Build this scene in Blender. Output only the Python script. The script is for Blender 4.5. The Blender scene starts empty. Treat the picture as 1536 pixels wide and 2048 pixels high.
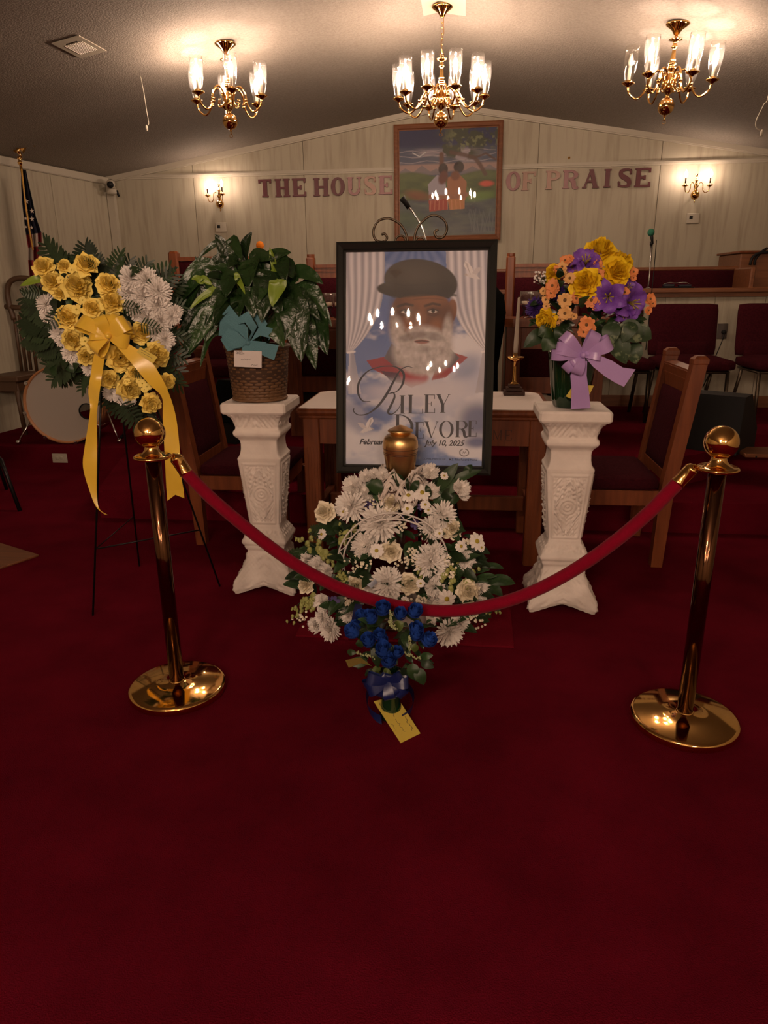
import bpy, bmesh, math, random
import numpy as np
from mathutils import Vector, Matrix, Euler
random.seed(7); rng = np.random.default_rng(7)
SC = bpy.context.scene; COL = SC.collection
PI = math.pi
# ------------------------------------------------------------------ camera
FPX = 1420.0; CAMH = 1.395
PSI = math.radians(6.4); PIT = math.radians(17.5); ROL = math.radians(.55)
Fv = Vector((-math.sin(PSI)*math.cos(PIT), math.cos(PSI)*math.cos(PIT), -math.sin(PIT)))
R0 = Vector((math.cos(PSI), math.sin(PSI), 0)); U0 = R0.cross(Fv)
Rv = R0*math.cos(ROL)-U0*math.sin(ROL); Uv = U0*math.cos(ROL)+R0*math.sin(ROL)
CP = Vector((0, 0, CAMH))
cam = bpy.data.cameras.new('camera'); camo = bpy.data.objects.new('camera', cam); COL.objects.link(camo)
m = Matrix((Rv, Uv, -Fv)).transposed().to_4x4(); m.translation = CP
camo.matrix_world = m
cam.sensor_fit = 'VERTICAL'; cam.sensor_height = 36.0; cam.lens = 36.0*FPX/2048
cam.clip_start = .02; cam.clip_end = 60
SC.camera = camo
# ------------------------------------------------------------------ world, exposure
BULB = 405.0         # emission of one lit candle bulb in the sanctuary
NAVE = 1060.0         # brighter bulbs of the nave chandeliers behind the camera
LCOL = (1.0, .715, .545)
w = bpy.data.worlds.new('world'); SC.world = w; w.use_nodes = True
w.node_tree.nodes['Background'].inputs[0].default_value = (.9, .75, .6, 1)
w.node_tree.nodes['Background'].inputs[1].default_value = 0.02
SC.view_settings.view_transform = 'Standard'; SC.view_settings.look = 'None'
SC.view_settings.gamma = 1; SC.view_settings.use_curve_mapping = False
SC.view_settings.exposure = 0.0
SC.cycles.max_bounces = 7; SC.cycles.transparent_max_bounces = 24
SC.cycles.sample_clamp_indirect = 4.0; SC.cycles.use_denoising = True
SC.cycles.caustics_reflective = False; SC.cycles.caustics_refractive = False
# ------------------------------------------------------------------ pixel helpers (photo pixels to points on real planes)
def ray(u, v): return Fv+Rv*((u-768)/FPX)-Uv*((v-1024)/FPX)
def az(u, v, z=0.): d = ray(u, v); return CP+d*((z-CAMH)/d.z)
def ay(u, v, y): d = ray(u, v); return CP+d*(y/d.y)
RX, RZ, SL = -.22, 3.14, .16                      # ridge x, ridge height, ceiling slope
def ceil_z(x): return RZ-SL*abs(x-RX)
def ac(u, v, side):                                # point on the ceiling slope, side -1 left, 1 right
    d = ray(u, v); n = Vector((side*SL, 0, 1)); q = Vector((RX, 0, RZ))
    return CP+d*((q-CP).dot(n)/d.dot(n))
# ------------------------------------------------------------------ materials
MATS = {}
def mat(name, col, rough=.6, metal=0., bump=None, var=None, sheen=0., coat=0., spec=.5, trans=0., sub=None, emit=None, orand=0.):
    if name in MATS: return MATS[name]
    mt = bpy.data.materials.new(name); mt.use_nodes = True; MATS[name] = mt
    nt = mt.node_tree; b = nt.nodes['Principled BSDF']
    b.inputs['Base Color'].default_value = (*col, 1); b.inputs['Roughness'].default_value = rough
    b.inputs['Metallic'].default_value = metal; b.inputs['Specular IOR Level'].default_value = spec
    b.inputs['Sheen Weight'].default_value = sheen; b.inputs['Coat Weight'].default_value = coat
    if emit: b.inputs['Emission Color'].default_value = (*emit[0], 1); b.inputs['Emission Strength'].default_value = emit[1]
    tc = nt.nodes.new('ShaderNodeTexCoord')
    def noise(scale, st, det=4):
        mp = nt.nodes.new('ShaderNodeMapping'); mp.inputs['Scale'].default_value = st
        nt.links.new(tc.outputs['Object'], mp.inputs['Vector'])
        n = nt.nodes.new('ShaderNodeTexNoise'); n.inputs['Scale'].default_value = scale; n.inputs['Detail'].default_value = det
        nt.links.new(mp.outputs[0], n.inputs['Vector']); return n
    if var:                                        # (scale, colour2, stretch, lo, hi)
        n = noise(var[0], var[2] if len(var) > 2 else (1, 1, 1))
        r = nt.nodes.new('ShaderNodeValToRGB')
        r.color_ramp.elements[0].position = var[3] if len(var) > 3 else .35; r.color_ramp.elements[1].position = var[4] if len(var) > 4 else .65
        r.color_ramp.elements[0].color = (*col, 1); r.color_ramp.elements[1].color = (*var[1], 1)
        nt.links.new(n.outputs['Fac'], r.inputs[0]); nt.links.new(r.outputs[0], b.inputs['Base Color'])
    if orand:                                      # each copy a little lighter or darker
        oi = nt.nodes.new('ShaderNodeObjectInfo'); mm = nt.nodes.new('ShaderNodeMath'); mm.operation = 'MULTIPLY_ADD'; mm.inputs[1].default_value = 2*orand; mm.inputs[2].default_value = 1-orand
        nt.links.new(oi.outputs['Random'], mm.inputs[0]); hs = nt.nodes.new('ShaderNodeHueSaturation'); hs.inputs['Color'].default_value = (*col, 1); nt.links.new(mm.outputs[0], hs.inputs['Value'])
        if b.inputs['Base Color'].links: nt.links.new(b.inputs['Base Color'].links[0].from_socket, hs.inputs['Color'])
        nt.links.new(hs.outputs[0], b.inputs['Base Color'])
    if bump:                                       # (scale, strength, stretch)
        n = noise(bump[0], bump[2] if len(bump) > 2 else (1, 1, 1), 5)
        bp = nt.nodes.new('ShaderNodeBump'); bp.inputs['Strength'].default_value = bump[1]; bp.inputs['Distance'].default_value = .01
        nt.links.new(n.outputs['Fac'], bp.inputs['Height']); nt.links.new(bp.outputs[0], b.inputs['Normal'])
    return mt
def glass_mat(name, tint=(1, 1, 1), refl=1.0, rough=.02, haze=0., base=.05):
    mt = bpy.data.materials.new(name); mt.use_nodes = True; nt = mt.node_tree
    nt.nodes.remove(nt.nodes['Principled BSDF']); out = nt.nodes['Material Output']
    t = nt.nodes.new('ShaderNodeBsdfTransparent'); t.inputs[0].default_value = (*tint, 1)
    g = nt.nodes.new('ShaderNodeBsdfGlossy'); g.inputs['Roughness'].default_value = rough
    f = nt.nodes.new('ShaderNodeLayerWeight'); f.inputs[0].default_value = .5
    pw = nt.nodes.new('ShaderNodeMath'); pw.operation = 'POWER'; pw.inputs[1].default_value = 4.0; nt.links.new(f.outputs['Facing'], pw.inputs[0])
    mu = nt.nodes.new('ShaderNodeMath'); mu.operation = 'MULTIPLY_ADD'; mu.inputs[1].default_value = .75*refl; mu.inputs[2].default_value = base
    nt.links.new(pw.outputs[0], mu.inputs[0])
    mx = nt.nodes.new('ShaderNodeMixShader'); nt.links.new(mu.outputs[0], mx.inputs[0]); nt.links.new(t.outputs[0], mx.inputs[1]); nt.links.new(g.outputs[0], mx.inputs[2])
    if haze:
        tl_ = nt.nodes.new('ShaderNodeBsdfTranslucent'); tl_.inputs[0].default_value = (1, 1, 1, 1); m2 = nt.nodes.new('ShaderNodeMixShader'); m2.inputs[0].default_value = haze
        nt.links.new(mx.outputs[0], m2.inputs[1]); nt.links.new(tl_.outputs[0], m2.inputs[2]); mx = m2
    nt.links.new(mx.outputs[0], out.inputs[0]); return mt
def vcol_mat(name, rough=.5):
    mt = bpy.data.materials.new(name); mt.use_nodes = True; nt = mt.node_tree
    a = nt.nodes.new('ShaderNodeVertexColor'); a.layer_name = 'Col'
    b = nt.nodes['Principled BSDF']; b.inputs['Roughness'].default_value = rough
    nt.links.new(a.outputs[0], b.inputs['Base Color']); return mt
def s2l(c): return tuple(((x/255)/12.92 if x/255 <= .04045 else ((x/255+.055)/1.055)**2.4) for x in c)
WALL = mat('wall_panel_print', (.405, .365, .275), .62, var=(4.2, (.32, .28, .205), (6, 6, .5), .46, .72), bump=(30, .06, (3, 3, .2)))
SEAM = mat('seam_dark', (.20, .155, .10), .7)
TRIM = mat('cream_trim', (.44, .40, .32), .5)
CEIL = mat('textured_ceiling', (.30, .262, .222), .9, bump=(95, .55), var=(60, (.245, .212, .18)))
CARPET = mat('red_carpet', (.126, .0046, .0138), 1., bump=(260, .6), var=(4.0, (.092, .0030, .0100), (1, 1, 1), .34, .68), spec=.02)
CARPET2 = mat('red_carpet_mat', (.150, .006, .015), 1., bump=(300, .5), spec=.02)
BRASS = mat('polished_brass', (.83, .50, .17), .07, 1.)
BRASSD = mat('bronze_brass_tube', (.15, .07, .036), .10, 1.)
BRUSH = mat('brushed_brass', (.86, .56, .24), .32, 1., bump=(40, .05, (1, 1, .05)))
OAK = mat('oak_wood', (.205, .056, .016), .38, var=(7, (.135, .033, .009), (6, 6, .5)), bump=(60, .05, (4, 4, .4)))
OAKD = mat('oak_shelf_wood', (.20, .075, .03), .4, var=(7, (.14, .048, .018), (.6, 6, 6)))
DWOOD = mat('dark_wood', (.06, .022, .012), .35)
MAROON = mat('maroon_fabric', (.052, .007, .011), .95, bump=(320, .4), var=(90, (.034, .0045, .0075)), spec=.05)
BLACKM = mat('black_metal', (.012, .010, .010), .35, .6)
BRONZEM = mat('dark_bronze_frame', (.10, .075, .05), .4, .8)
BLACK = mat('black_plastic', (.008, .008, .008), .6, spec=.25)
BLACKF = mat('black_frame', (.010, .011, .009), .32)
CLOTHB = mat('black_cloth', (.004, .0045, .004), .95, spec=.05)
CHROME = mat('chrome', (.7, .7, .7), .15, 1.)
PLASTER = mat('white_plaster', (.82, .735, .67), .8, bump=(45, .12), var=(14, (.74, .66, .60)))
WHITEC = mat('white_cloth', (.80, .71, .66), .9, bump=(200, .1))
CANDLE = mat('candle_wax', (.82, .74, .62), .5)
VELVET = mat('red_velvet', (.20, .0018, .016), .9, bump=(200, .3), sheen=.08, spec=.08)
YROSE = mat('yellow_petal', (.95, .76, .20), .6, spec=.2, orand=.08)
YROSE2 = mat('bright_yellow_petal', (.90, .62, .02), .55, spec=.2)
WPETAL = mat('white_petal', (.88, .83, .78), .6, spec=.2)
CREAM = mat('cream_petal', (.92, .84, .66), .5, spec=.2)
BLUEP = mat('blue_petal', (.014, .055, .36), .6, var=(30, (.022, .10, .48)))
PURP = mat('purple_petal', (.17, .055, .40), .55, var=(30, (.24, .09, .48)))
DPURP = mat('dark_purple_petal', (.055, .02, .17), .6)
ORANGE = mat('orange_petal', (.72, .20, .06), .6, var=(40, (.80, .33, .10)))
PEACH = mat('peach_petal', (.76, .42, .14), .6)
YCENT = mat('yellow_green_centre', (.42, .33, .03), .7)
BROWNC = mat('brown_centre', (.14, .07, .02), .8)
GREEN = mat('dark_leaf', (.015, .036, .012), .42, var=(12, (.024, .052, .016)), spec=.4, orand=.5)
LILYG = mat('glossy_lily_leaf', (.014, .040, .010), .25, var=(9, (.024, .058, .015)), bump=(26, .9, (1, 1, 1)), spec=.6, orand=.45)
LIME = mat('lime_leaf', (.20, .30, .03), .4)
FERN = mat('fern_leaf', (.018, .036, .014), .45, var=(25, (.028, .050, .020)), orand=.55, spec=.35)
BUDG = mat('green_bud', (.36, .38, .12), .6)
SATY = mat('yellow_satin', (.82, .53, .05), .28, sheen=.2, spec=.6)
SATP = mat('purple_satin', (.46, .30, .62), .30, spec=.6)
SATB = mat('blue_satin', (.006, .014, .085), .3, spec=.6)
TEAL = mat('teal_burlap', (.10, .245, .29), .85, bump=(260, .4))
CARDY = mat('yellow_card', (.66, .50, .08), .6)
CARDW = mat('white_card', (.72, .66, .64), .6)
INK = mat('ink', (.03, .03, .05), .7)
WICKER = mat('wicker', (.12, .058, .024), .6, var=(20, (.20, .10, .04), (1, 1, 1)), bump=(60, .3))
LACE = mat('white_tulle', (.70, .62, .56), .8)
WIREW = mat('white_wire', (.75, .70, .66), .4)
GVASE = mat('green_glass_vase', (.004, .028, .010), .06, spec=.7, coat=.3)
DRUMH = mat('drum_head', (.40, .36, .31), .5)
MAPLE = mat('maple_hoop', (.42, .19, .08), .35)
OFFW = mat('ivory_plastic', (.44, .40, .32), .5)
SIGN = mat('burgundy_letter', (.105, .022, .028), .5)
SIGNF = mat('tarnished_letter', (.17, .10, .075), .38, .35)
SIGNM = mat('half_tarnished_letter', (.13, .045, .045), .35, .2)
OFFB = mat('unlit_bulb', (.85, .80, .72), .1)
def _bulb(nm='lit_bulb', BULB=BULB):
    mt = bpy.data.materials.new(nm); mt.use_nodes = True; nt = mt.node_tree
    nt.nodes.remove(nt.nodes['Principled BSDF']); e = nt.nodes.new('ShaderNodeEmission')
    e.inputs[0].default_value = (*LCOL, 1); e.inputs[1].default_value = BULB
    nt.links.new(e.outputs[0], nt.nodes['Material Output'].inputs[0]); return mt
LIT = _bulb(); LITN = _bulb('lit_bulb_nave', NAVE); LITS = _bulb('lit_bulb_sconce', BULB*.6)
SHADE = glass_mat('clear_glass_shade', (.98, .97, .95), 1.3, haze=.006)
GLASS = glass_mat('picture_glass', (1, 1, 1), .6, .012, base=.020)
# ------------------------------------------------------------------ mesh builder
class MB:
    def __init__(s): s.v = []; s.f = []; s.m = []; s.sm = []
    def add(s, vs, fs, mi=0, smooth=True):
        o = len(s.v); s.v += [tuple(p) for p in vs]
        for f in fs: s.f.append(tuple(i+o for i in f)); s.m.append(mi); s.sm.append(smooth)
        return s
    def box(s, lo, hi, mi=0, rot=None, piv=None):
        x0, y0, z0 = lo; x1, y1, z1 = hi
        vs = [Vector(p) for p in ((x0, y0, z0), (x1, y0, z0), (x1, y1, z0), (x0, y1, z0), (x0, y0, z1), (x1, y0, z1), (x1, y1, z1), (x0, y1, z1))]
        if rot is not None:
            pv = Vector(piv) if piv is not None else sum(vs, Vector())/8
            vs = [rot @ (p-pv)+pv for p in vs]
        return s.add(vs, [(0, 3, 2, 1), (4, 5, 6, 7), (0, 1, 5, 4), (1, 2, 6, 5), (2, 3, 7, 6), (3, 0, 4, 7)], mi, False)
    def bbox(s, lo, hi, b=.008, mi=0, rot=None, piv=None):   # box with bevelled long edges and ends
        x0, y0, z0 = lo; x1, y1, z1 = hi
        def ring(z, i): return [(x0+i, y0+b+i, z), (x0+b+i, y0+i, z), (x1-b-i, y0+i, z), (x1-i, y0+b+i, z), (x1-i, y1-b-i, z), (x1-b-i, y1-i, z), (x0+b+i, y1-i, z), (x0+i, y1-b-i, z)]
        vs = ring(z0, b*.7)+ring(z0+b, 0)+ring(z1-b, 0)+ring(z1, b*.7); vs = [Vector(p) for p in vs]
        if rot is not None:
            pv = Vector(piv) if piv is not None else Vector(((x0+x1)/2, (y0+y1)/2, (z0+z1)/2))
            vs = [rot @ (p-pv)+pv for p in vs]
        fs = [tuple(range(7, -1, -1)), tuple(range(24, 32))]
        for k in range(3):
            for i in range(8): fs.append((k*8+i, k*8+(i+1) % 8, k*8+8+(i+1) % 8, k*8+8+i))
        return s.add(vs, fs, mi, False)
    def beam(s, a, b, w, d, mi=0, up=(0, 1, 0)):   # rectangular bar from a to b
        a = Vector(a); b = Vector(b); t = (b-a).normalized(); u = Vector(up); sx = t.cross(u).normalized(); sy = sx.cross(t).normalized()
        vs = []
        for p in (a, b):
            for i, j in ((-1, -1), (1, -1), (1, 1), (-1, 1)): vs.append(p+sx*(i*w/2)+sy*(j*d/2))
        return s.add(vs, [(3, 2, 1, 0), (4, 5, 6, 7), (0, 1, 5, 4), (1, 2, 6, 5), (2, 3, 7, 6), (3, 0, 4, 7)], mi, False)
    def lathe(s, prof, c=(0, 0, 0), n=24, mi=0, M=None, closed=True):
        vs = []; fs = []; c = Vector(c)
        for r, z in prof:
            for k in range(n):
                a = 2*PI*k/n; p = Vector((r*math.cos(a), r*math.sin(a), z))
                if M is not None: p = M @ p
                vs.append(p+c)
        for j in range(len(prof)-1):
            for k in range(n): fs.append((j*n+k, j*n+(k+1) % n, (j+1)*n+(k+1) % n, (j+1)*n+k))
        if closed:
            fs.append(tuple(range(n-1, -1, -1))); fs.append(tuple(range((len(prof)-1)*n, len(prof)*n)))
        return s.add(vs, fs, mi, True)
    def tube(s, pts, r, n=8, mi=0, cyc=False):
        pts = [Vector(p) for p in pts]; N = len(pts); rs = r if isinstance(r, (list, tuple)) else [r]*N
        vs = []; fs = []; up = None
        for i, p in enumerate(pts):
            if cyc: t = pts[(i+1) % N]-pts[i-1]
            else: t = pts[min(i+1, N-1)]-pts[max(i-1, 0)]
            t = t.normalized() if t.length > 1e-9 else Vector((0, 0, 1))
            if up is None:
                up = Vector((0, 0, 1)) if abs(t.z) < .9 else Vector((1, 0, 0))
            up = (up-t*up.dot(t)); up = up.normalized() if up.length > 1e-6 else t.orthogonal().normalized()
            sd = t.cross(up)
            for k in range(n):
                a = 2*PI*k/n; vs.append(p+(sd*math.cos(a)+up*math.sin(a))*rs[i])
        for i in range(N if cyc else N-1):
            for k in range(n):
                j = (i+1) % N; fs.append((i*n+k, i*n+(k+1) % n, j*n+(k+1) % n, j*n+k))
        if not cyc: fs.append(tuple(range(n-1, -1, -1))); fs.append(tuple(range((N-1)*n, N*n)))
        return s.add(vs, fs, mi, True)
    def ball(s, c, r, n=12, m=8, mi=0, sc=(1, 1, 1)):
        c = Vector(c); vs = [c+Vector((0, 0, -r*sc[2]))]; fs = []
        for j in range(1, m):
            t = -PI/2+PI*j/m
            for k in range(n):
                a = 2*PI*k/n; vs.append(c+Vector((r*math.cos(t)*math.cos(a)*sc[0], r*math.cos(t)*math.sin(a)*sc[1], r*math.sin(t)*sc[2])))
        vs.append(c+Vector((0, 0, r*sc[2]))); L = len(vs)-1
        for k in range(n):
            fs.append((0, 1+(k+1) % n, 1+k)); fs.append((L, L-n+k, L-n+(k+1) % n))
        for j in range(m-2):
            for k in range(n): fs.append((1+j*n+k, 1+j*n+(k+1) % n, 1+(j+1)*n+(k+1) % n, 1+(j+1)*n+k))
        return s.add(vs, fs, mi, True)
    def grid(s, P, mi=0, smooth=True):             # P[i][j] points
        a = len(P); b = len(P[0]); vs = [p for row in P for p in row]
        fs = [(i*b+j, i*b+j+1, (i+1)*b+j+1, (i+1)*b+j) for i in range(a-1) for j in range(b-1)]
        return s.add(vs, fs, mi, smooth)
    def prism(s, poly, z0, z1, mi=0, M=None):      # poly in xy extruded along z
        n = len(poly); vs = [Vector((x, y, z)) for z in (z0, z1) for x, y in poly]
        if M is not None: vs = [M @ p for p in vs]
        fs = [tuple(range(n-1, -1, -1)), tuple(range(n, 2*n))]+[(i, (i+1) % n, n+(i+1) % n, n+i) for i in range(n)]
        return s.add(vs, fs, mi, False)
    def mesh(s, name, mats):
        me = bpy.data.meshes.new(name); me.from_pydata(s.v, [], s.f)
        for mm in (mats if isinstance(mats, (list, tuple)) else [mats]): me.materials.append(mm)
        me.polygons.foreach_set('material_index', s.m); me.polygons.foreach_set('use_smooth', s.sm); me.update(); return me
    def build(s, name, mats, parent=None, loc=None):
        return link(name, s.mesh(name, mats), parent, loc)
def link(name, me, parent=None, loc=None, rot=None, sc=None):
    o = bpy.data.objects.new(name, me); COL.objects.link(o)
    if parent is not None: o.parent = parent
    if loc is not None: o.location = loc
    if rot is not None: o.rotation_euler = rot
    if sc is not None: o.scale = sc if isinstance(sc, (tuple, list, Vector)) else (sc, sc, sc)
    return o
def thing(name, label, cat, loc=(0, 0, 0), rz=0., group=None):
    o = bpy.data.objects.new(name, None); COL.objects.link(o); o.empty_display_size = .05
    o.location = loc; o.rotation_euler = (0, 0, rz); tag(o, label, cat, group); return o
def tag(o, label, cat, group=None):
    o['label'] = label; o['category'] = cat
    if group: o['group'] = group
    return o
def struct(o): o['kind'] = 'structure'; return o
def copy_tree(o, parent=None):
    c = o.copy(); COL.objects.link(c); c.parent = parent
    for ch in list(o.children): copy_tree(ch, c)
    return c
def V(*a): return Vector(a)
def catmull(pts, k=6):
    pts = [Vector(p) for p in pts]; P = [pts[0]*2-pts[1]]+pts+[pts[-1]*2-pts[-2]]; out = []
    for i in range(1, len(P)-2):
        for j in range(k):
            t = j/k; a, b, c, d = P[i-1:i+3]
            out.append(.5*((2*b)+(c-a)*t+(2*a-5*b+4*c-d)*t*t+(3*b-a-3*c+d)*t**3))
    out.append(pts[-1]); return out
# ================================================================== SETTING
YB = 8.0
p_l = ac(0, 311, -1); xcl = -3.86                               # left wall passes the corner and this point
ldir = Vector((p_l.x-xcl, p_l.y-YB, 0)).normalized()
XR = 3.42
def lw(y): return xcl+(y-YB)*ldir.x/ldir.y
# floor and ceiling
MB().box((-6.5, -8, -.06), (4.2, 9, 0)).build('floor', CARPET)['kind'] = 'structure'
b = MB()
for sg in (-1, 1):
    xe = -6.5 if sg < 0 else 4.2
    b.add([(RX, -8, RZ), (xe, -8, ceil_z(xe)), (xe, 9, ceil_z(xe)), (RX, 9, RZ), (RX, -8, RZ+.08), (xe, -8, ceil_z(xe)+.08), (xe, 9, ceil_z(xe)+.08), (RX, 9, RZ+.08)],
          [(0, 1, 2, 3), (7, 6, 5, 4), (0, 4, 5, 1), (1, 5, 6, 2), (2, 6, 7, 3)], 0, False)
struct(b.build('ceiling', CEIL))
# back wall: core, then panels with recessed joints
wb = struct(MB().box((-4.6, YB+.012, 0), (3.7, YB+.1, 3.25)).build('wall_back', SEAM))
pj = ay(610, 400, YB).x; edges = [pj+1.2*k for k in range(-4, 5)]
for i in range(len(edges)-1):
    x0 = max(edges[i]+.003, -4.4); x1 = min(edges[i+1]-.003, XR)
    if x1-x0 < .05: continue
    MB().box((x0, YB, 0), (x1, YB+.012, 2.55)).build('panel', WALL, wb)
    xs = [x0, x1] if not (x0 < RX < x1) else [x0, RX, x1]
    poly = [(x0, 2.55), (x1, 2.55)]+[(x, ceil_z(x)+.01) for x in reversed(xs)]
    M = Matrix(((1, 0, 0, 0), (0, 0, 1, 0), (0, 1, 0, 0), (0, 0, 0, 1)))
    MB().prism(poly, YB-.004, YB+.012, 0, M).build('panel', WALL, wb)
# left wall (slightly splayed) with panels
L0 = Vector((xcl, YB, 0)); nl = Vector((-ldir.y, ldir.x, 0));
if nl.x > 0: nl = -nl
b = MB(); Lend = L0+ldir*15.5
b.add([L0+nl*.012, Lend+nl*.012, Lend+nl*.1, L0+nl*.1, L0+nl*.012+V(0, 0, 2.9), Lend+nl*.012+V(0, 0, 2.9), Lend+nl*.1+V(0, 0, 2.9), L0+nl*.1+V(0, 0, 2.9)],
      [(0, 1, 2, 3), (4, 7, 6, 5), (0, 4, 5, 1), (2, 6, 7, 3), (1, 5, 6, 2), (0, 3, 7, 4)], 0, False)
wl = struct(b.build('wall_left', SEAM))
for k in range(6):
    a = L0+ldir*(1.2*k+.003-.25 if k else .0); c = L0+ldir*(1.2*(k+1)-.003-.25)
    if k == 5: c = Lend
    MB().add([a, c, c+nl*.012, a+nl*.012]+[q+V(0, 0, ceil_z(q.x)+.02) for q in (a, c)]+[c+nl*.012+V(0, 0, 2.7), a+nl*.012+V(0, 0, 2.7)],
             [(0, 1, 2, 3), (4, 7, 6, 5), (0, 4, 5, 1), (2, 6, 7, 3), (1, 5, 6, 2), (0, 3, 7, 4)], 0, False).build('panel', WALL, wl)
struct(MB().box((XR, -7.6, 0), (XR+.1, YB+.1, 3)).build('wall_right', WALL))
struct(MB().box((-6.4, -7.6, 0), (XR, -7.5, 3.3)).build('wall_front', WALL))
# mouldings
def molding(name, pts, w=.05, h=.055):
    b = MB()
    for a, c in zip(pts, pts[1:]):
        b.beam(a, c, h, w, 0, up=(0, 1, 0)); b.beam(V(*a)+V(0, -.0, -.028), V(*c)+V(0, 0, -.028), .018, w*.55, 0, up=(0, 1, 0))
    return struct(b.build(name, TRIM))
molding('trim_1', [(xcl, YB-.02, ceil_z(xcl)-.02), (RX, YB-.02, RZ-.02), (XR, YB-.02, ceil_z(XR)-.02)], .04, .05)
struct(MB().box((xcl, YB-.018, 2.53), (XR, YB, 2.575)).box((xcl, YB-.028, 2.545), (XR, YB, 2.562)).build('trim_2', TRIM))
b = MB(); q1 = L0+ldir*13
for dz, t, h in ((0, .03, .06), (-.035, .02, .03)):
    a = L0-nl*t; c = q1-nl*t; za = ceil_z(L0.x)-.01+dz; zc = ceil_z(q1.x)-.01+dz
    b.add([a+V(0, 0, za), c+V(0, 0, zc), c+nl*t+V(0, 0, zc), a+nl*t+V(0, 0, za), a+V(0, 0, za-h), c+V(0, 0, zc-h), c+nl*t+V(0, 0, zc-h), a+nl*t+V(0, 0, za-h)],
          [(0, 3, 2, 1), (4, 5, 6, 7), (0, 1, 5, 4), (1, 2, 6, 5), (0, 4, 7, 3)], 0, False)
struct(b.build('trim_3', TRIM))
c0 = L0+V(.03, -.04, 0)
struct(MB().box((c0.x-.03, c0.y-.02, .2), (c0.x+.045, YB, 2.5)).build('trim_4', TRIM))
# stage
b = MB(); b.prism([(-2.3, 4.13), (1.45, 4.13), (XR, 4.17), (XR, YB), (-4.3, YB), (-4.45, 5.34), (-2.66, 5.34)], 0, .186)
struct(b.build('stage_platform', CARPET))
poly = [(-1.62, 4.47), (1.12, 4.47)]+[(1.12+.68*math.sin(a), 5.25-.78*math.cos(a)) for a in np.linspace(.15, PI/2, 9)]+[(XR, 5.40), (XR, YB), (-1.9, YB), (-1.9, 5.2)]
struct(MB().prism(poly, .186, .372).build('stage_upper_step', CARPET))
struct(MB().box((-3.4, 6.62, .186), (XR, 7.25, .72)).box((-3.4, 7.25, .186), (XR, YB, .87)).build('choir_riser', CARPET))
# choir half wall with capped ledge, panels and baseboard
yw = 6.52; hw = struct(MB().box((-1.95, yw+.012, .372), (XR, yw+.10, 1.345)).build('wall_choir', SEAM))
x = -1.95
while x < XR:
    x1 = min(x+.405, XR); MB().box((x+.002, yw, .372), (x1-.002, yw+.012, 1.345)).build('panel', WALL, hw); x += .405
struct(MB().bbox((-1.98, yw-.06, 1.335), (XR, yw+.16, 1.372), .006).box((-1.98, yw-.03, 1.30), (XR, yw, 1.335)).build('trim_5', OAKD))
struct(MB().box((-1.95, yw-.014, .372), (XR, yw, .47)).build('baseboard_choir', OAKD))
# ceiling patch behind centre canopy
pc = ay(885, 8, 5.37)
# ceiling vent
vc = [ac(103, 84, -1), ac(157, 69, -1), ac(213, 99, -1), ac(160, 114, -1)]
cen = sum(vc, Vector())/4; ex = (vc[2]-vc[1]+vc[3]-vc[0])/2; ey = (vc[1]-vc[0]+vc[2]-vc[3])/2
lx = ex.length; ly = ey.length; nx = ex.normalized(); nz = Vector((SL*-1, 0, 1)).normalized()
nz = Vector((-SL, 0, 1)).normalized(); nx = (nx-nz*nx.dot(nz)).normalized(); ny = nz.cross(nx)
Mv = Matrix((nx, ny, nz)).transposed().to_4x4(); Mv.translation = cen-nz*.004
vt = thing('ceiling_vent', 'square metal air vent with louvres in the ceiling at upper left', 'vent')
vt.matrix_world = Mv
hx, hy = lx/2, ly/2
fr = MB()
for a, c in (((-hx, -hy), (hx, -hy+.05)), ((-hx, hy-.05), (hx, hy)), ((-hx, -hy+.05), (-hx+.05, hy-.05)), ((hx-.05, -hy+.05), (hx, hy-.05))):
    fr.box((a[0], a[1], -.005), (c[0], c[1], 0))
fr.build('frame', TRIM, vt)
MB().box((-hx+.05, -hy+.05, -.002), (hx-.05, hy-.05, .002)).build('backing', mat('vent_dark', (.10, .085, .065), .8), vt)
for k in range(11):
    yy = -hy*.62+k*(hy*1.24)/10
    MB().box((-hx*.52, yy-.006, -.006), (hx*.62, yy+.006, -.003), 0, Matrix.Rotation(.4, 3, 'X')).build('slat', TRIM, vt)
# ceiling plate behind the centre canopy
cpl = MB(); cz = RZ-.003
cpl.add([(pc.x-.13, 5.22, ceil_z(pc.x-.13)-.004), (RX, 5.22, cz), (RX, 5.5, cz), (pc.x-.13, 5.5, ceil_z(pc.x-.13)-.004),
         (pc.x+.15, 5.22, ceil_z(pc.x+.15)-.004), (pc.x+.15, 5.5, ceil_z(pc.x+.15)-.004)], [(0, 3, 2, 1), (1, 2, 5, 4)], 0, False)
tag(cpl.build('ceiling_plate', mat('smooth_cream_board', (.5, .42, .33), .6)), 'smooth cream board square on ceiling behind the centre chandelier canopy', 'ceiling plate')

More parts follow.
